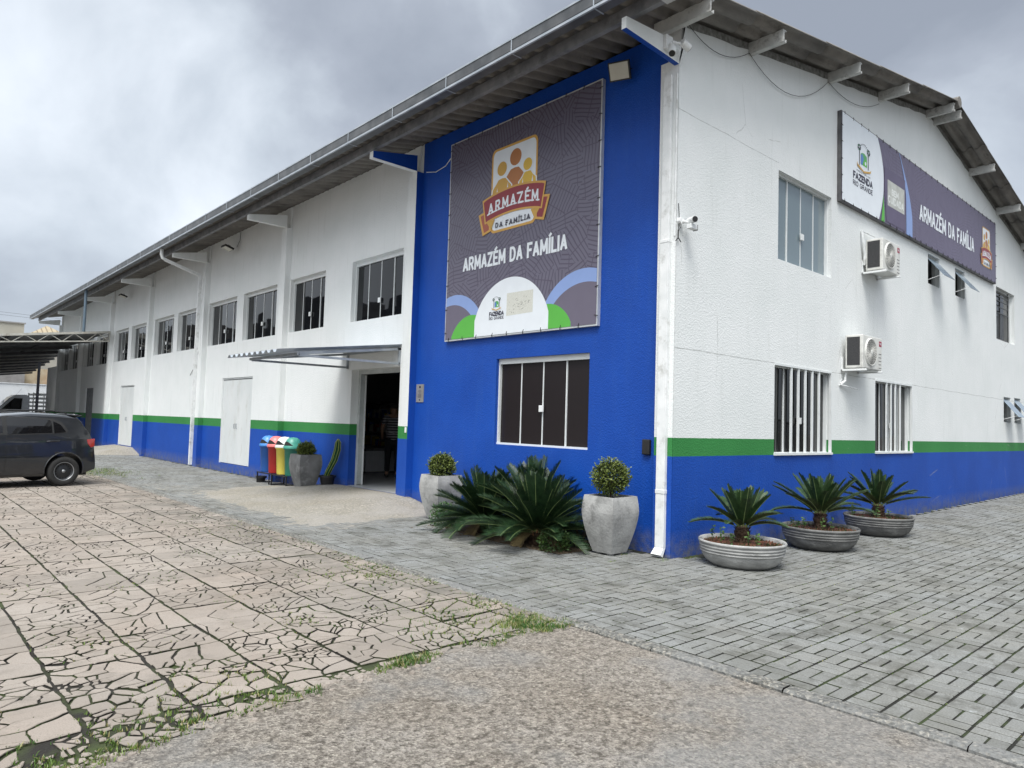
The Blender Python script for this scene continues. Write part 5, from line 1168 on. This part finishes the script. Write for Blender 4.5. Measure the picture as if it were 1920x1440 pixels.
# ------------------------------------------------------------------ dark hatchback
def car():
    th = R_(11); o = Vector((-4.41, 12.13, 0)); A = Vector((math.cos(th), math.sin(th), 0)); Bv = Vector((-math.sin(th), math.cos(th), 0))
    t = thing('parked_car', tuple(o), 'dark grey hatchback parked with its tail towards the warehouse', 'car')
    w = lambda x, y, z: o+A*x+Bv*(y+.83)+Vector((0, 0, z*1.03))      # y=-.83 is the visible side
    def lerp(tab, x):
        if x <= tab[0][0]: return tab[0][1]
        for (a, va), (b, vb) in zip(tab, tab[1:]):
            if x <= b: f = (x-a)/(b-a); return va+(vb-va)*f
        return tab[-1][1]
    ZT = [(-3.28, .55), (-3.22, .70), (-3.0, .80), (-2.5, .91), (-2.05, .99), (-1.7, 1.19), (-1.35, 1.36), (-1.05, 1.44), (-.6, 1.485), (-.1, 1.475), (.15, 1.45), (.30, 1.415), (.34, 1.36), (.42, 1.22), (.50, 1.07), (.54, .98), (.58, .86), (.60, .70), (.62, .58), (.635, .45)]
    ZB = [(-3.3, .30), (-3.0, .20), (-2.0, .20), (.3, .22), (.64, .33)]
    HW = [(.18, .765), (.26, .80), (.45, .825), (.62, .83), (.80, .818), (.95, .80), (1.03, .775), (1.2, .705), (1.38, .615), (1.5, .54)]
    tw = lambda x: 1-.10*max(0, (x-.15)/.5)**2-.16*max(0, (-2.5-x)/.8)**2
    hw = lambda x, z: lerp(HW, z)*tw(x)
    xs = []; x = -3.28
    while x < .636: xs.append(x); x += .055 if x < .2 else .02
    xs.append(.635)
    M1, M2 = 18, 12; g = MB(); vs = []
    for x in xs:
        zt, zb = lerp(ZT, x), lerp(ZB, x); zs = max(zb+.05, zt-(.085 if zt > 1.2 else .05)); half = []
        for k in range(M1): z = zb+(zs-zb)*k/(M1-1); half.append((hw(x, z), z))
        h0 = half[-1][0]
        for k in range(1, M2+1): a = math.pi/2*k/M2; half.append((h0*math.cos(a)**.75 if k < M2 else 0, zs+(zt-zs)*math.sin(a)**.9))
        full = [(-y, z) for y, z in half]+[(y, z) for y, z in half[-2::-1]]; vs += [w(x, y, z) for y, z in full]; m = len(full)
    n = len(xs); fs = [(i*m+k, i*m+(k+1) % m, (i+1)*m+(k+1) % m, (i+1)*m+k) for i in range(n-1) for k in range(m)]+[tuple(range(m)), tuple((n-1)*m+k for k in range(m))]
    g.add(vs, fs); pm = P('dark_car_paint', (.018, .020, .024), (.022, .024, .028), rough=.28, metal=.3, coat=1., spec=.5); body = g.build('body', pm, t, smooth=True)
    cut = MB()
    for wx in (0, -2.47):
        for sy in (-1, 1): p = w(wx, sy*.86, .315); q = w(wx, sy*.52, .315); cut.tube([p, q], .365, 40)
    c = cut.build('wheel_arch_cut', pm); md = body.modifiers.new('arches', 'BOOLEAN'); md.object = c; md.operation = 'DIFFERENCE'; md.solver = 'EXACT'
    bpy.context.view_layer.update(); me = bpy.data.meshes.new_from_object(body.evaluated_get(bpy.context.evaluated_depsgraph_get())); body.modifiers.clear(); body.data = me
    bpy.data.objects.remove(c)
    gm = glass('car_glass', (.006, .006, .007), rough=.03); blk = P('car_black_trim', (.012, .012, .012), rough=.5)
    def side(poly, off, name, mat, sgn=-1, parent=t):
        g = MB(); z0, z1 = min(p[1] for p in poly), max(p[1] for p in poly); R = 10; C = 14; rows = []
        for r in range(R+1):
            z = z0+(z1-z0)*min(max(r/R, .001), .999); X = []
            for (xa, za), (xb, zb) in zip(poly, poly[1:]+poly[:1]):
                if (za-z)*(zb-z) < 0: X.append(xa+(xb-xa)*(z-za)/(zb-za))
            if len(X) < 2: continue
            a, b = min(X), max(X); rows.append([w(a+(b-a)*k/C, sgn*(hw(a+(b-a)*k/C, z)+off), z) for k in range(C+1)])
        for ra, rb in zip(rows, rows[1:]):
            for k in range(C): g.poly([ra[k], ra[k+1], rb[k+1], rb[k]])
        return g.build(name, mat, parent, normals=False, smooth=True)
    for sg in (-1, 1):
        side([(-2.06, 1.0), (-.02, 1.055), (.08, 1.10), (-.03, 1.28), (-.22, 1.375), (-1.02, 1.40), (-1.32, 1.36), (-1.92, 1.06)], .003, 'window_surround', blk, sg)
        side([(-1.04, 1.045), (-.24, 1.065), (-.24, 1.335), (-.40, 1.36), (-1.04, 1.375)], .007, 'side_window', gm, sg); side([(-.205, 1.07), (.02, 1.095), (-.07, 1.24), (-.205, 1.31)], .007, 'quarter_window', gm, sg); side([(-1.92, 1.04), (-1.12, 1.045), (-1.12, 1.375), (-1.33, 1.33)], .007, 'side_window', gm, sg)
        side([(.42, .95), (.60, .96), (.59, .80), (.51, .775), (.44, .86)], .006, 'taillight', P('taillight_red', (.36, .01, .012), (.42, .02, .02), rough=.15, coat=1), sg)
        for a, b in ((-1.075, -1.065), (.035, .045), (-2.1, -2.09)): side([(a, .32 if b < 0 else .85), (b, .32 if b < 0 else .85), (b+.01, 1.04), (a+.01, 1.04)], .002, 'panel_gap', blk, sg)
        side([(-2.1, .60), (-.42, .62), (-.42, .655), (-2.1, .635)], .008, 'moulding', pm, sg)
        g = MB(); g.tube([w(-.36, sg*.822, .905), w(-.30, sg*.842, .912), w(-.18, sg*.842, .916), w(-.12, sg*.82, .915)], .013, 8); g.build('door_handle', pm, t)
        g = MB(); g.beam(w(-1.75, sg*.86, 1.05), w(-1.75, sg*1.0, 1.08), .10, .13); g.build('mirror', pm, t, bevel=.02)
        g = MB(); g.tube([w(-1.15, sg*.56, 1.46), w(-1.0, sg*.56, 1.505), w(-.2, sg*.555, 1.515), w(.08, sg*.55, 1.47)], .014, 8); g.build('roof_rail', blk, t)
    # tailgate glass, windscreen, spoiler, bumpers
    def deck(xa, xb, wa, wb, off, name, mat, N=10):
        g = MB()
        for i in range(N):
            x0, x1 = xa+(xb-xa)*i/N, xa+(xb-xa)*(i+1)/N; row = []
            for x in (x0, x1):
                zt = lerp(ZT, x); zs = zt-(.085 if zt > 1.2 else .05); h = hw(x, zs); ww = wa+(wb-wa)*(x-xa)/(xb-xa); r = []
                for k in range(13): y = -ww+2*ww*k/12; a = math.acos(min(1, max(1e-4, (abs(y)/h)))**(1/.75)); r.append(w(x+off, y, zs+(zt-zs)*math.sin(a)**.9+off))
                row.append(r)
            for k in range(12): g.poly([row[0][k], row[0][k+1], row[1][k+1], row[1][k]])
        return g.build(name, mat, t, normals=False, smooth=True)
    deck(.345, .50, .55, .66, .007, 'rear_window', gm); deck(-2.0, -1.32, .66, .53, .006, 'windscreen', gm)
    g = MB(); vs = []
    for y in [-.55+1.1*k/12 for k in range(13)]: e = 1-(abs(y)/.6)**4; vs += [w(.16, y, 1.455), w(.30, y, 1.462*1), w(.385, y, 1.442), w(.37, y, 1.418), w(.28, y, 1.40)]
    g.add(vs, [(5*i+k, 5*i+(k+1) % 5, 5*(i+1)+(k+1) % 5, 5*(i+1)+k) for i in range(12) for k in range(5)]+[(0, 1, 2, 3, 4), (60, 61, 62, 63, 64)]); g.build('spoiler', pm, t, smooth=True)
    g = MB(); g.beam(w(.63, -.66, .48), w(.63, .66, .48), .05, .20); g.build('rear_bumper', pm, t, bevel=.02)
    g = MB(); g.beam(w(.645, -.26, .80), w(.645, .26, .80), .015, .13); g.build('number_plate', P('plate_grey', (.5, .5, .5), rough=.5), t)
    tyre = P('tyre_rubber', (.016, .016, .016), (.028, .028, .027), rough=.85); steel = P('steel_wheel', (.035, .037, .04), (.05, .052, .055), rough=.4, metal=.6); silver = P('wheel_silver', (.35, .36, .37), rough=.35, metal=.6)
    for wx in (0, -2.47):
        for sy in (-1, 1):
            c = w(wx, sy*.735, .302); mp = lambda p, s=sy: A*p.x+Vector((0, 0, 1))*p.y+Bv*(s*p.z)
            wh = thing('wheel', (0, 0, 0), None, None); wh['_o'] = t['_o']; wh.parent = t
            for k_ in ('category', 'label'):
                if k_ in wh.keys(): del wh[k_]
            g = MB(); g.lathe([(.175, -.09), (.205, -.098), (.275, -.098), (.297, -.08), (.302, -.04), (.302, .04), (.297, .08), (.275, .098), (.215, .095), (.19, .085), (.18, .06)], c, 44, mp); g.build('tyre', tyre, wh, smooth=True)
            g = MB(); g.lathe([(.188, .083), (.178, .078), (.172, .050), (.150, .042), (.105, .050), (.085, .060), (.05, .064), (.001, .064)], c, 44, mp); rm = g.build('rim', steel, wh, smooth=True)
            g = MB(); g.lathe([(.192, .088), (.186, .090), (.180, .080)], c, 44, mp); g.lathe([(.034, .062), (.032, .074), (.001, .076)], c, 18, mp); g.build('hub_cap', silver, wh, smooth=True)
            g = MB()
            for k in range(16):
                a = k*math.pi/8; cc = c+mp(Vector((.139*math.cos(a), .139*math.sin(a), .0475))); g.lathe([(.001, 0), (.0135, 0)], cc, 10, mp)
            g.build('vent_ring', M_dark, wh, normals=False)
            g = MB(); g.tube([w(wx+.372*math.cos(R_(a)), sy*(hw(wx+.372*math.cos(R_(a)), .315+.372*math.sin(R_(a)))+.001), .315+.372*math.sin(R_(a))) for a in range(-12, 193, 8)], .012, 6); g.build('arch_lip', pm, t)
    g = MB(); g.beam(w(-3.0, 0, .25), w(.5, 0, .25), 1.3, .1); g.build('underbody', blk, t)
car()
# ------------------------------------------------------------------ carports, truck, people, background
def corr(x0, x1, y0, y1, zf, wl, amp, along='y', n=6):
    g = MB(); L = y1-y0; N = int(L/wl*n)
    for k in range(N+1):
        y = y0+L*k/N; z = amp*math.cos(2*math.pi*(y-y0)/wl)
        for x in (x0, x1): g.v.append(Vector((x, y, zf(x, y)+z)))
    for k in range(N): g.f.append([2*k, 2*k+1, 2*k+3, 2*k+2]); g.m.append(0); g.t.append(0)
    return g
M_cp = P('carport_paint', (.36, .36, .33), (.50, .49, .44), rough=.6, dirt=(.16, .13, .09)); M_cpd = P('carport_steel_dark', (.05, .052, .055), (.09, .09, .09), rough=.6)
M_sheet = P('carport_sheet', (.16, .17, .17), (.24, .25, .25), scale=3, rough=.6, dirt=(.08, .075, .07)); M_sheet2 = P('old_carport_sheet', (.22, .21, .19), (.36, .34, .31), scale=6, rough=.8, dirt=(.09, .085, .08), dirtscale=6)
CP = thing('carport', (-4, 28.3, 0), 'large steel carport with a lattice truss front at the far end of the warehouse', 'carport')
zc = lambda x, y: 4.93+.135*max(x, -6)-.012*(y-28.3)
g = corr(-.16, -6, 28.2, 39.6, zc, .25, .02, n=4); h_ = corr(-6, -40, 28.2, 39.6, zc, .25, .02, n=4); o_ = len(g.v); g.v += h_.v; g.f += [[i+o_ for i in f] for f in h_.f]; g.m += h_.m; g.t += h_.t; g.build('roof_sheet', M_sheet, CP)  # outer run is out of view, extended to keep light from under the roof
g = MB()
g.beam((-.16, 28.2, 4.90), (-9, 28.2, 4.90-.135*8.84), .06, .09); g.beam((-.16, 28.22, 4.52), (-9, 28.22, 3.60), .05, .05); g.beam((-.18, 28.2, 4.5), (-.18, 28.2, 4.9), .04, .04, up=Vector((0, 1, 0)))
x = -.2; up_ = False
tz = lambda x: 4.90-.135*(-x-.16)-.02; bz = lambda x: 4.52-.104*(-x-.16)
while x > -8.6: g.beam((x, 28.21, bz(x) if not up_ else tz(x)), (x-.42, 28.21, tz(x-.42) if not up_ else bz(x-.42)), .025, .025, up=Vector((0, 1, 0))); x -= .42; up_ = not up_
g.build('truss', M_cp, CP)
g = MB()
for y in (32, 35.7, 39.2): g.beam((-.16, y, zc(-.16, y)-.12), (-6, y, zc(-6, y)-.12), .06, .14); g.beam((-6, y, zc(-6, y)-.12), (-40, y, zc(-6, y)-.12), .06, .14)
for x in (-1.8, -3.6, -5.4, -7.2): g.beam((x, 28.3, zc(x, 28.3)-.06), (x, 39.3, zc(x, 39.3)-.06), .05, .07)
g.build('purlin', M_cpd, CP)
for y in (28.3, 34, 39.2): g = MB(); g.beam((-14.7, y, -.1), (-14.7, y, 4.0), .12, .12, up=Vector((0, 1, 0))); g.build('post', M_cpd, CP)
C2 = thing('carport', (-4, 40, 0), 'lower old carport with mottled sheets and a grey post behind the large carport', 'carport')
zc2 = lambda x, y: zc(x, 39.6)-.02-.078*(y-39.8)
g = corr(.3, -6, 39.8, 50.2, zc2, .5, .03, n=6); h_ = corr(-6, -40, 39.8, 50.2, zc2, .5, .03, n=6); o_ = len(g.v); g.v += h_.v; g.f += [[i+o_ for i in f] for f in h_.f]; g.m += h_.m; g.t += h_.t; g.build('roof_sheet', M_sheet2, C2)  # outer run again unseen, lengthened to darken the space beneath
g = MB()
for k in range(8): y = 40+k*1.44; g.beam((.3, y, zc2(.3, y)-.09), (-6, y, zc2(-6, y)-.09), .06, .10); g.beam((-6, y, zc2(-6, y)-.09), (-40, y, zc2(-6, y)-.09), .06, .10)
g.build('purlin', M_cpd, C2)
for x, y in ((-.25, 44), (-6, 50), (-11.5, 44)): g = MB(); g.beam((x, y, -.1), (x, y, zc2(x, y)-.12), .13, .13, up=Vector((0, 1, 0))); g.build('post', P('grey_post', (.12, .125, .15), rough=.6), C2)
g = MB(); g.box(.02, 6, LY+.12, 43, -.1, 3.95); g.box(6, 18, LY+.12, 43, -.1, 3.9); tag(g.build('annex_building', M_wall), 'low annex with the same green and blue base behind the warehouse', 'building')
# white stake-bed truck
TR = thing('truck', (-1, 46, 0), 'white truck with slatted cargo sides seen behind the dark hatchback', 'truck'); M_tw = P('truck_white', (.66, .68, .69), (.72, .73, .74), rough=.3, coat=.6)
tx = lambda x, z: x
g = MB(); prof = [(-2.9, .55), (-2.95, 1.25), (-2.55, 1.42), (-1.95, 1.50), (-1.30, 2.28), (-1.10, 2.38), (-.62, 2.40), (-.45, 2.30), (-.40, 1.1), (-.40, .55)]
for y in (45.2, 46.9): g.poly([(x, y, z) for x, z in prof])
for (a, b), (c, d) in zip(prof, prof[1:]+prof[:1]): g.poly([(a, 45.2, b), (c, 45.2, d), (c, 46.9, d), (a, 46.9, b)])
g.build('cab', M_tw, TR, bevel=.04)
gm = MATS['car_glass']; g = MB(); g.poly([(-1.80, 45.185, 1.50), (-.82, 45.185, 1.52), (-.80, 45.185, 2.18), (-1.20, 45.185, 2.18)]); g.build('side_window', gm, TR, normals=False)
g = MB(); g.poly([(-1.93, 45.3, 1.56), (-1.93, 46.8, 1.56), (-1.34, 46.8, 2.26), (-1.34, 45.3, 2.26)]); o = g.build('windscreen', gm, TR, normals=False); o.location.x -= .02
g = MB(); g.box(-.32, 3.2, 45.15, 46.95, .75, .88); g.build('bed_floor', M_cpd, TR)
g = MB()
for y in (45.16, 46.9):
    for k in range(7): z = .98+k*.235; g.box(-.30, 3.2, y, y+.03, z, z+.12)
    for x in (-.30, .5, 1.3, 2.2, 3.14): g.box(x, x+.06, y-.03, y+.0, .85, 2.55)
g.build('stake_side', P('stake_side_paint', (.50, .50, .46), (.62, .62, .58), rough=.6), TR)
for x in (-2.2, 1.9):
    for y in (45.25, 46.85): g = MB(); g.lathe([(.001, -.1), (.2, -.1), (.36, -.09), (.38, 0), (.36, .09), (.2, .1), (.001, .1)], (x, y, .38), 24, lambda p: Vector((p.x, p.z, p.y))); g.build('wheel', MATS['tyre_rubber'], TR)
g = MB(); g.tube([(-1.1, 45.3, 2.38), (-.85, 45.3, 2.75)], .006, 4); g.build('antenna', M_black, TR)
# boundary wall and buildings beyond
M_bw = P('boundary_wall_paint', (.56, .58, .60), (.64, .66, .67), scale=1, rough=.8, dirt=(.36, .36, .35), dirtscale=1)
g = MB(); g.box(-45, 24, 58, 58.2, -.1, 3.38); g.box(-45, 24, 57.95, 58.25, 3.38, 3.44); tag(g.build('boundary_wall', M_bw), 'long white boundary wall behind the truck', 'wall')
def house(x0, x1, y0, y1, h, mat, label, name='background_building', roof=None, wins=(), extra=None):
    t = thing(name, ((x0+x1)/2, y0, 0), label, 'building'); g = MB(); g.box(x0, x1, y0, y1, -.1, h); g.build('wall', mat, t)
    if roof:
        g = MB(); e = .5; hz = h+roof; cx0, cx1 = x0+(y1-y0)/2.2, x1-(y1-y0)/2.2
        if cx0 > cx1: cx0 = cx1 = (x0+x1)/2
        cy = (y0+y1)/2; g.add([(x0-e, y0-e, h-.05), (x1+e, y0-e, h-.05), (x1+e, y1+e, h-.05), (x0-e, y1+e, h-.05), (cx0, cy, hz), (cx1, cy, hz)], [(0, 1, 5, 4), (1, 2, 5), (2, 3, 4, 5), (3, 0, 4)])
        g.build('roof', TILE, t)
    for (a, b, c, d) in wins: g = MB(); g.box(a, b, y0-.06, y0+.02, c, d); g.build('window', G_dark, t)
    return t
m, nt, n, l, bs = nodes_of('clay_roof_tiles'); geo = n.new('ShaderNodeNewGeometry'); sp_ = n.new('ShaderNodeSeparateXYZ'); l.new(geo.outputs['Position'], sp_.inputs[0])
k = ramp(n, l, mth(n, l, 'FRACT', mth(n, l, 'MULTIPLY', sp_.outputs[0], 2.4)), (.15, 0.), (.35, 1.)); k2 = ramp(n, l, mth(n, l, 'FRACT', mth(n, l, 'MULTIPLY', sp_.outputs[2], 6.)), (.1, 0.), (.25, 1.))
l.new(mixc(n, l, mth(n, l, 'MULTIPLY', k, k2), (.18, .14, .09), (.38, .32, .22)), bs.inputs['Base Color']); bs.inputs['Roughness'].default_value = .8; TILE = m
M_bei = P('beige_render', (.34, .33, .29), (.40, .39, .34), scale=.6, rough=.9)
t = house(-14, 2.95, 75, 86, 9.5, M_bei, 'plain beige building rising behind the carport roof at the left edge'); g = MB(); g.box(-1.0, -.8, 75.0, 75.3, 9.5, 10.2); g.build('chimney', M_bei, t)
g = MB(); g.box(-14.1, 3.05, 74.9, 75.1, 9.5, 9.62); g.build('parapet_cap', P('parapet_grey', (.25, .25, .25), rough=.8), t)
house(2.6, 7.0, 72, 79, 7.9, M_bei, 'house with a cream tiled hip roof showing above the carport', roof=1.7)
M_b1 = P('grey_brown_render', (.20, .19, .185), (.27, .26, .25), scale=2, rough=.9); M_b2 = P('ochre_render', (.38, .31, .20), (.46, .40, .28), scale=2, rough=.9); M_b3 = P('pink_render', (.50, .14, .13), rough=.8); M_b4 = P('off_white_render', (.48, .47, .43), rough=.9)
house(-20, -.35, 66, 72, 5.6, M_b4, 'off-white low building with dark lettering marks beyond the boundary wall', wins=((-1.2, -.9, 4.0, 4.3), (-1.2, -.9, 4.5, 4.8)))
house(-.3, 1.9, 65, 71, 5.0, M_b1, 'grey brown wall of a shed beyond the boundary wall'); house(2.0, 4.2, 67, 71, 5.0, M_b2, 'ochre building beyond the boundary wall'); house(4.1, 5.0, 66, 70, 4.7, M_b3, 'small pink wall beyond the boundary wall')
for i, zz in enumerate((10.6, 10.35)):
    g = MB(); g.tube([(-30+1.4*k*2.4, 70+k*.3, zz-.5*math.sin(math.pi*k/30)) for k in range(31)], .012, 4); tag(g.build('power_line', M_cable), ['upper', 'lower'][i]+' power line crossing the sky at the far left', 'power line')
# surroundings behind the photographer, mirrored in the window glass
M_far = P('far_building_render', (.06, .055, .05), (.10, .095, .09), scale=.5, rough=.9)
for (x0, x1, y0, y1, h, la) in ((-44, -31, 48, 68, 12.5, 'brown building mirrored in the upper window nearest the blue panel'), (-46, -32, 72, 92, 15.2, 'tallest brown building mirrored in the middle upper windows'), (-44, -31, 96, 124, 13.4, 'long brown building mirrored in the upper windows past the swan neck pipe'), (-46, -32, 128, 175, 16.5, 'distant brown building mirrored in the upper windows next to the carport')):
    t = thing('neighbour_building', (x0, y0, 0), la, 'building'); g = MB(); g.box(x0, x1, y0, y1, -.1, h); g.build('wall', M_far, t); g = MB(); g.box(x0+2, x1-2, y0+3, y0+9, h, h+1.6); g.build('roof_tank', M_far, t)
FE = thing('yard_fence', (0, -13, 0), 'dark railing mirrored in the ground floor gable windows', 'fence'); g = MB(); g.box(-14, 30, -13.02, -12.98, 2.0, 2.06); g.box(-14, 30, -13.02, -12.98, .3, .36); x = -14
while x < 30: g.box(x, x+.04, -13.02, -12.98, 0, 2.1); x += .16
g.build('railing', M_cpd, FE)
def tree(x, y, h, r, seed, label):
    t = thing('tree', (x, y, 0), label, 'tree'); g = MB(); g.tube([(x, y, -.1), (x+.1, y, h*.3), (x, y+.1, h*.6)], [.22, .16, .07], 8); q = random.Random(seed)
    for _ in range(9): a = q.uniform(0, 6.28); g.tube([(x, y, h*q.uniform(.25, .5)), (x+r*.7*math.cos(a), y+r*.7*math.sin(a), h*q.uniform(.5, .85))], [.08, .02], 5)
    g.build('trunk', L_wood, t); g = MB()
    for k in range(24):
        a = q.uniform(0, 6.28); rr = r*q.random()**.5*.9; c = (x+rr*math.cos(a), y+rr*math.sin(a), h*q.uniform(.16, .95)); b = leaf_ball(c, r*q.uniform(.3, .5), 260, .22, .8, seed*31+k); g.v, o = g.v, len(g.v); g.v += b.v; g.f += [[i+o for i in f] for f in b.f]; g.m += b.m; g.t += b.t
    g.build('crown', L_tree, t, normals=False)
for i, (x, y, h, r, la) in enumerate(((9, -17, 8.5, 4.2, 'tree mirrored in the first barred window'), (14.5, -18, 9, 4.4, 'tree mirrored in the narrower barred window'), (19, -17, 6.5, 3, 'tree mirrored in the gable windows, farthest right'), (26, -19, 8, 3.6, 'tall tree mirrored in the gable windows'))): tree(x, y, h, r, 50+i, la)
# ------------------------------------------------------------------ inside the shop doorway
FZ = thing('shop_counter', (2.6, 11.6, .19), 'white low chest counter in the dark shop doorway', 'counter'); g = MB(); g.box(1.9, 3.2, 10.7, 12.6, .25, .78); g.build('body', P('counter_white', (.55, .56, .58), rough=.4), FZ); g = MB(); g.box(1.87, 3.23, 10.67, 12.63, .78, .84); g.box(1.95, 3.15, 10.75, 12.55, .19, .25); g.build('trim', M_beam, FZ)
SH = thing('shop_shelf', (3.8, 13.2, .19), 'dark shelf with goods at the back of the shop', 'shelf'); g = MB()
for z in (.4, .8, 1.2, 1.6, 2.0): g.box(3.4, 4.2, 10.5, 14.6, z, z+.03)
for y in (10.5, 12.5, 14.57): g.box(3.4, 4.2, y, y+.03, .19, 2.1)
g.build('rack', M_beam, SH); q = random.Random(3); g = MB()
for z in (.43, .83, 1.23, 1.63):
    y = 10.6
    while y < 14.4: wd = q.uniform(.08, .2); g.mi = q.randrange(4); g.box(3.42, 3.6, y, y+wd*.9, z, z+q.uniform(.12, .3)); y += wd
tag(g.build('shop_goods', [P('goods_'+nme, c, rough=.6) for nme, c in (('white', (.5, .5, .5)), ('red', (.35, .05, .04)), ('yellow', (.5, .4, .08)), ('blue', (.05, .12, .35)))]), 'packed goods filling the dark shelves inside the doorway', 'goods', kind='stuff')
def person(px, py, z0, H):
    t = thing('person', (px, py, z0), 'person in striped top and dark trousers, back turned, standing in the shop doorway', 'person'); s = H/1.75
    fw = Vector((.45, .89, 0)); rt = Vector((.89, -.45, 0)); V = lambda r, f, z: Vector((px, py, z0))+rt*r*s+fw*f*s+Vector((0, 0, z*s))
    def skin(name, pts, edges, rad, mat, parent=t, sub=2, root=0):
        me = bpy.data.meshes.new(name); me.from_pydata([tuple(p-Vector(t['_o'])) for p in pts], edges, []); o = bpy.data.objects.new(name, me); COL.objects.link(o); o.parent = parent
        o.modifiers.new('skin', 'SKIN'); 
        for v, r in zip(me.skin_vertices[0].data, rad): v.radius = (r*s, r*s)
        me.skin_vertices[0].data[root].use_root = True
        m_ = o.modifiers.new('sub', 'SUBSURF'); m_.levels = sub; m_.render_levels = sub; me.materials.append(mat); return o
    sk = P('skin_tone', (.30, .17, .11), (.34, .20, .13), rough=.6)
    pts = [V(0, 0, .95), V(0, 0, 1.12), V(0, .01, 1.30), V(0, 0, 1.44), V(0, 0, 1.50), V(0, .01, 1.58), V(0, .02, 1.70),
           V(-.10, 0, .88), V(-.11, .01, .50), V(-.12, -.02, .09), V(-.12, .12, .04), V(.10, 0, .88), V(.11, -.01, .50), V(.11, -.04, .09), V(.12, .10, .04),
           V(-.19, 0, 1.40), V(-.26, .02, 1.15), V(-.24, .16, .95), V(-.22, .22, .90), V(.19, 0, 1.40), V(.26, .02, 1.14), V(.25, .12, .92), V(.24, .17, .86)]
    ed = [(0, 1), (1, 2), (2, 3), (3, 4), (4, 5), (5, 6), (0, 7), (7, 8), (8, 9), (9, 10), (0, 11), (11, 12), (12, 13), (13, 14), (3, 15), (15, 16), (16, 17), (17, 18), (3, 19), (19, 20), (20, 21), (21, 22)]
    rad = [.14, .125, .145, .10, .052, .08, .095, .09, .062, .042, .035, .09, .062, .042, .035, .055, .042, .033, .03, .055, .042, .033, .03]
    skin('body', pts, ed, rad, sk)
    m, nt, n, l, bs = nodes_of('striped_cloth'); geo = n.new('ShaderNodeNewGeometry'); sp = n.new('ShaderNodeSeparateXYZ'); l.new(geo.outputs['Position'], sp.inputs[0])
    l.new(mixc(n, l, mth(n, l, 'GREATER_THAN', mth(n, l, 'FRACT', mth(n, l, 'MULTIPLY', sp.outputs[2], 16.)), .7), (.05, .05, .06), (.42, .42, .44)), bs.inputs['Base Color']); bs.inputs['Roughness'].default_value = .9
    skin('striped_top', [V(0, 0, .80), V(0, 0, 1.12), V(0, .01, 1.30), V(0, 0, 1.43), V(-.19, 0, 1.41), V(-.245, .01, 1.24), V(.19, 0, 1.41), V(.245, .01, 1.24)], [(0, 1), (1, 2), (2, 3), (3, 4), (4, 5), (3, 6), (6, 7)], [.195, .165, .17, .12, .075, .062, .075, .062], m)
    tr = P('dark_trousers', (.012, .012, .016), rough=.9); skin('trousers', [V(0, 0, .92), V(-.10, 0, .84), V(-.11, .01, .50), V(-.12, -.02, .12), V(.10, 0, .84), V(.11, -.01, .50), V(.11, -.04, .12)], [(0, 1), (1, 2), (2, 3), (0, 4), (4, 5), (5, 6)], [.16, .11, .08, .062, .11, .08, .062], tr)
    skin('hair', [V(0, -.02, 1.60), V(0, -.01, 1.70), V(0, .0, 1.76)], [(0, 1), (1, 2)], [.10, .128, .07], P('dark_hair', (.01, .008, .006), rough=.7))
    sh = P('dark_shoes', (.02, .02, .02), rough=.6)
    for r, f in ((-.12, .04), (.11, .02)): skin('shoe', [V(r, f-.09, .05), V(r, f+.02, .05), V(r, f+.13, .035)], [(0, 1), (1, 2)], [.045, .048, .035], sh)
    g = MB(); g.tube([V(-.18, -.10, 1.08), V(0, -.185, 1.05), V(.18, -.10, 1.08)], .008, 5); g.tube([V(.16, -.13, 1.08), V(.13, -.17, 1.0), V(.12, -.18, .93)], .006, 5); g.build('apron_string', P('apron_white', (.5, .5, .5), rough=.8), t)
person(1.95, 9.55, .19, 1.80)

for ob in list(COL.objects):
    if '_o' in ob.keys(): del ob['_o']
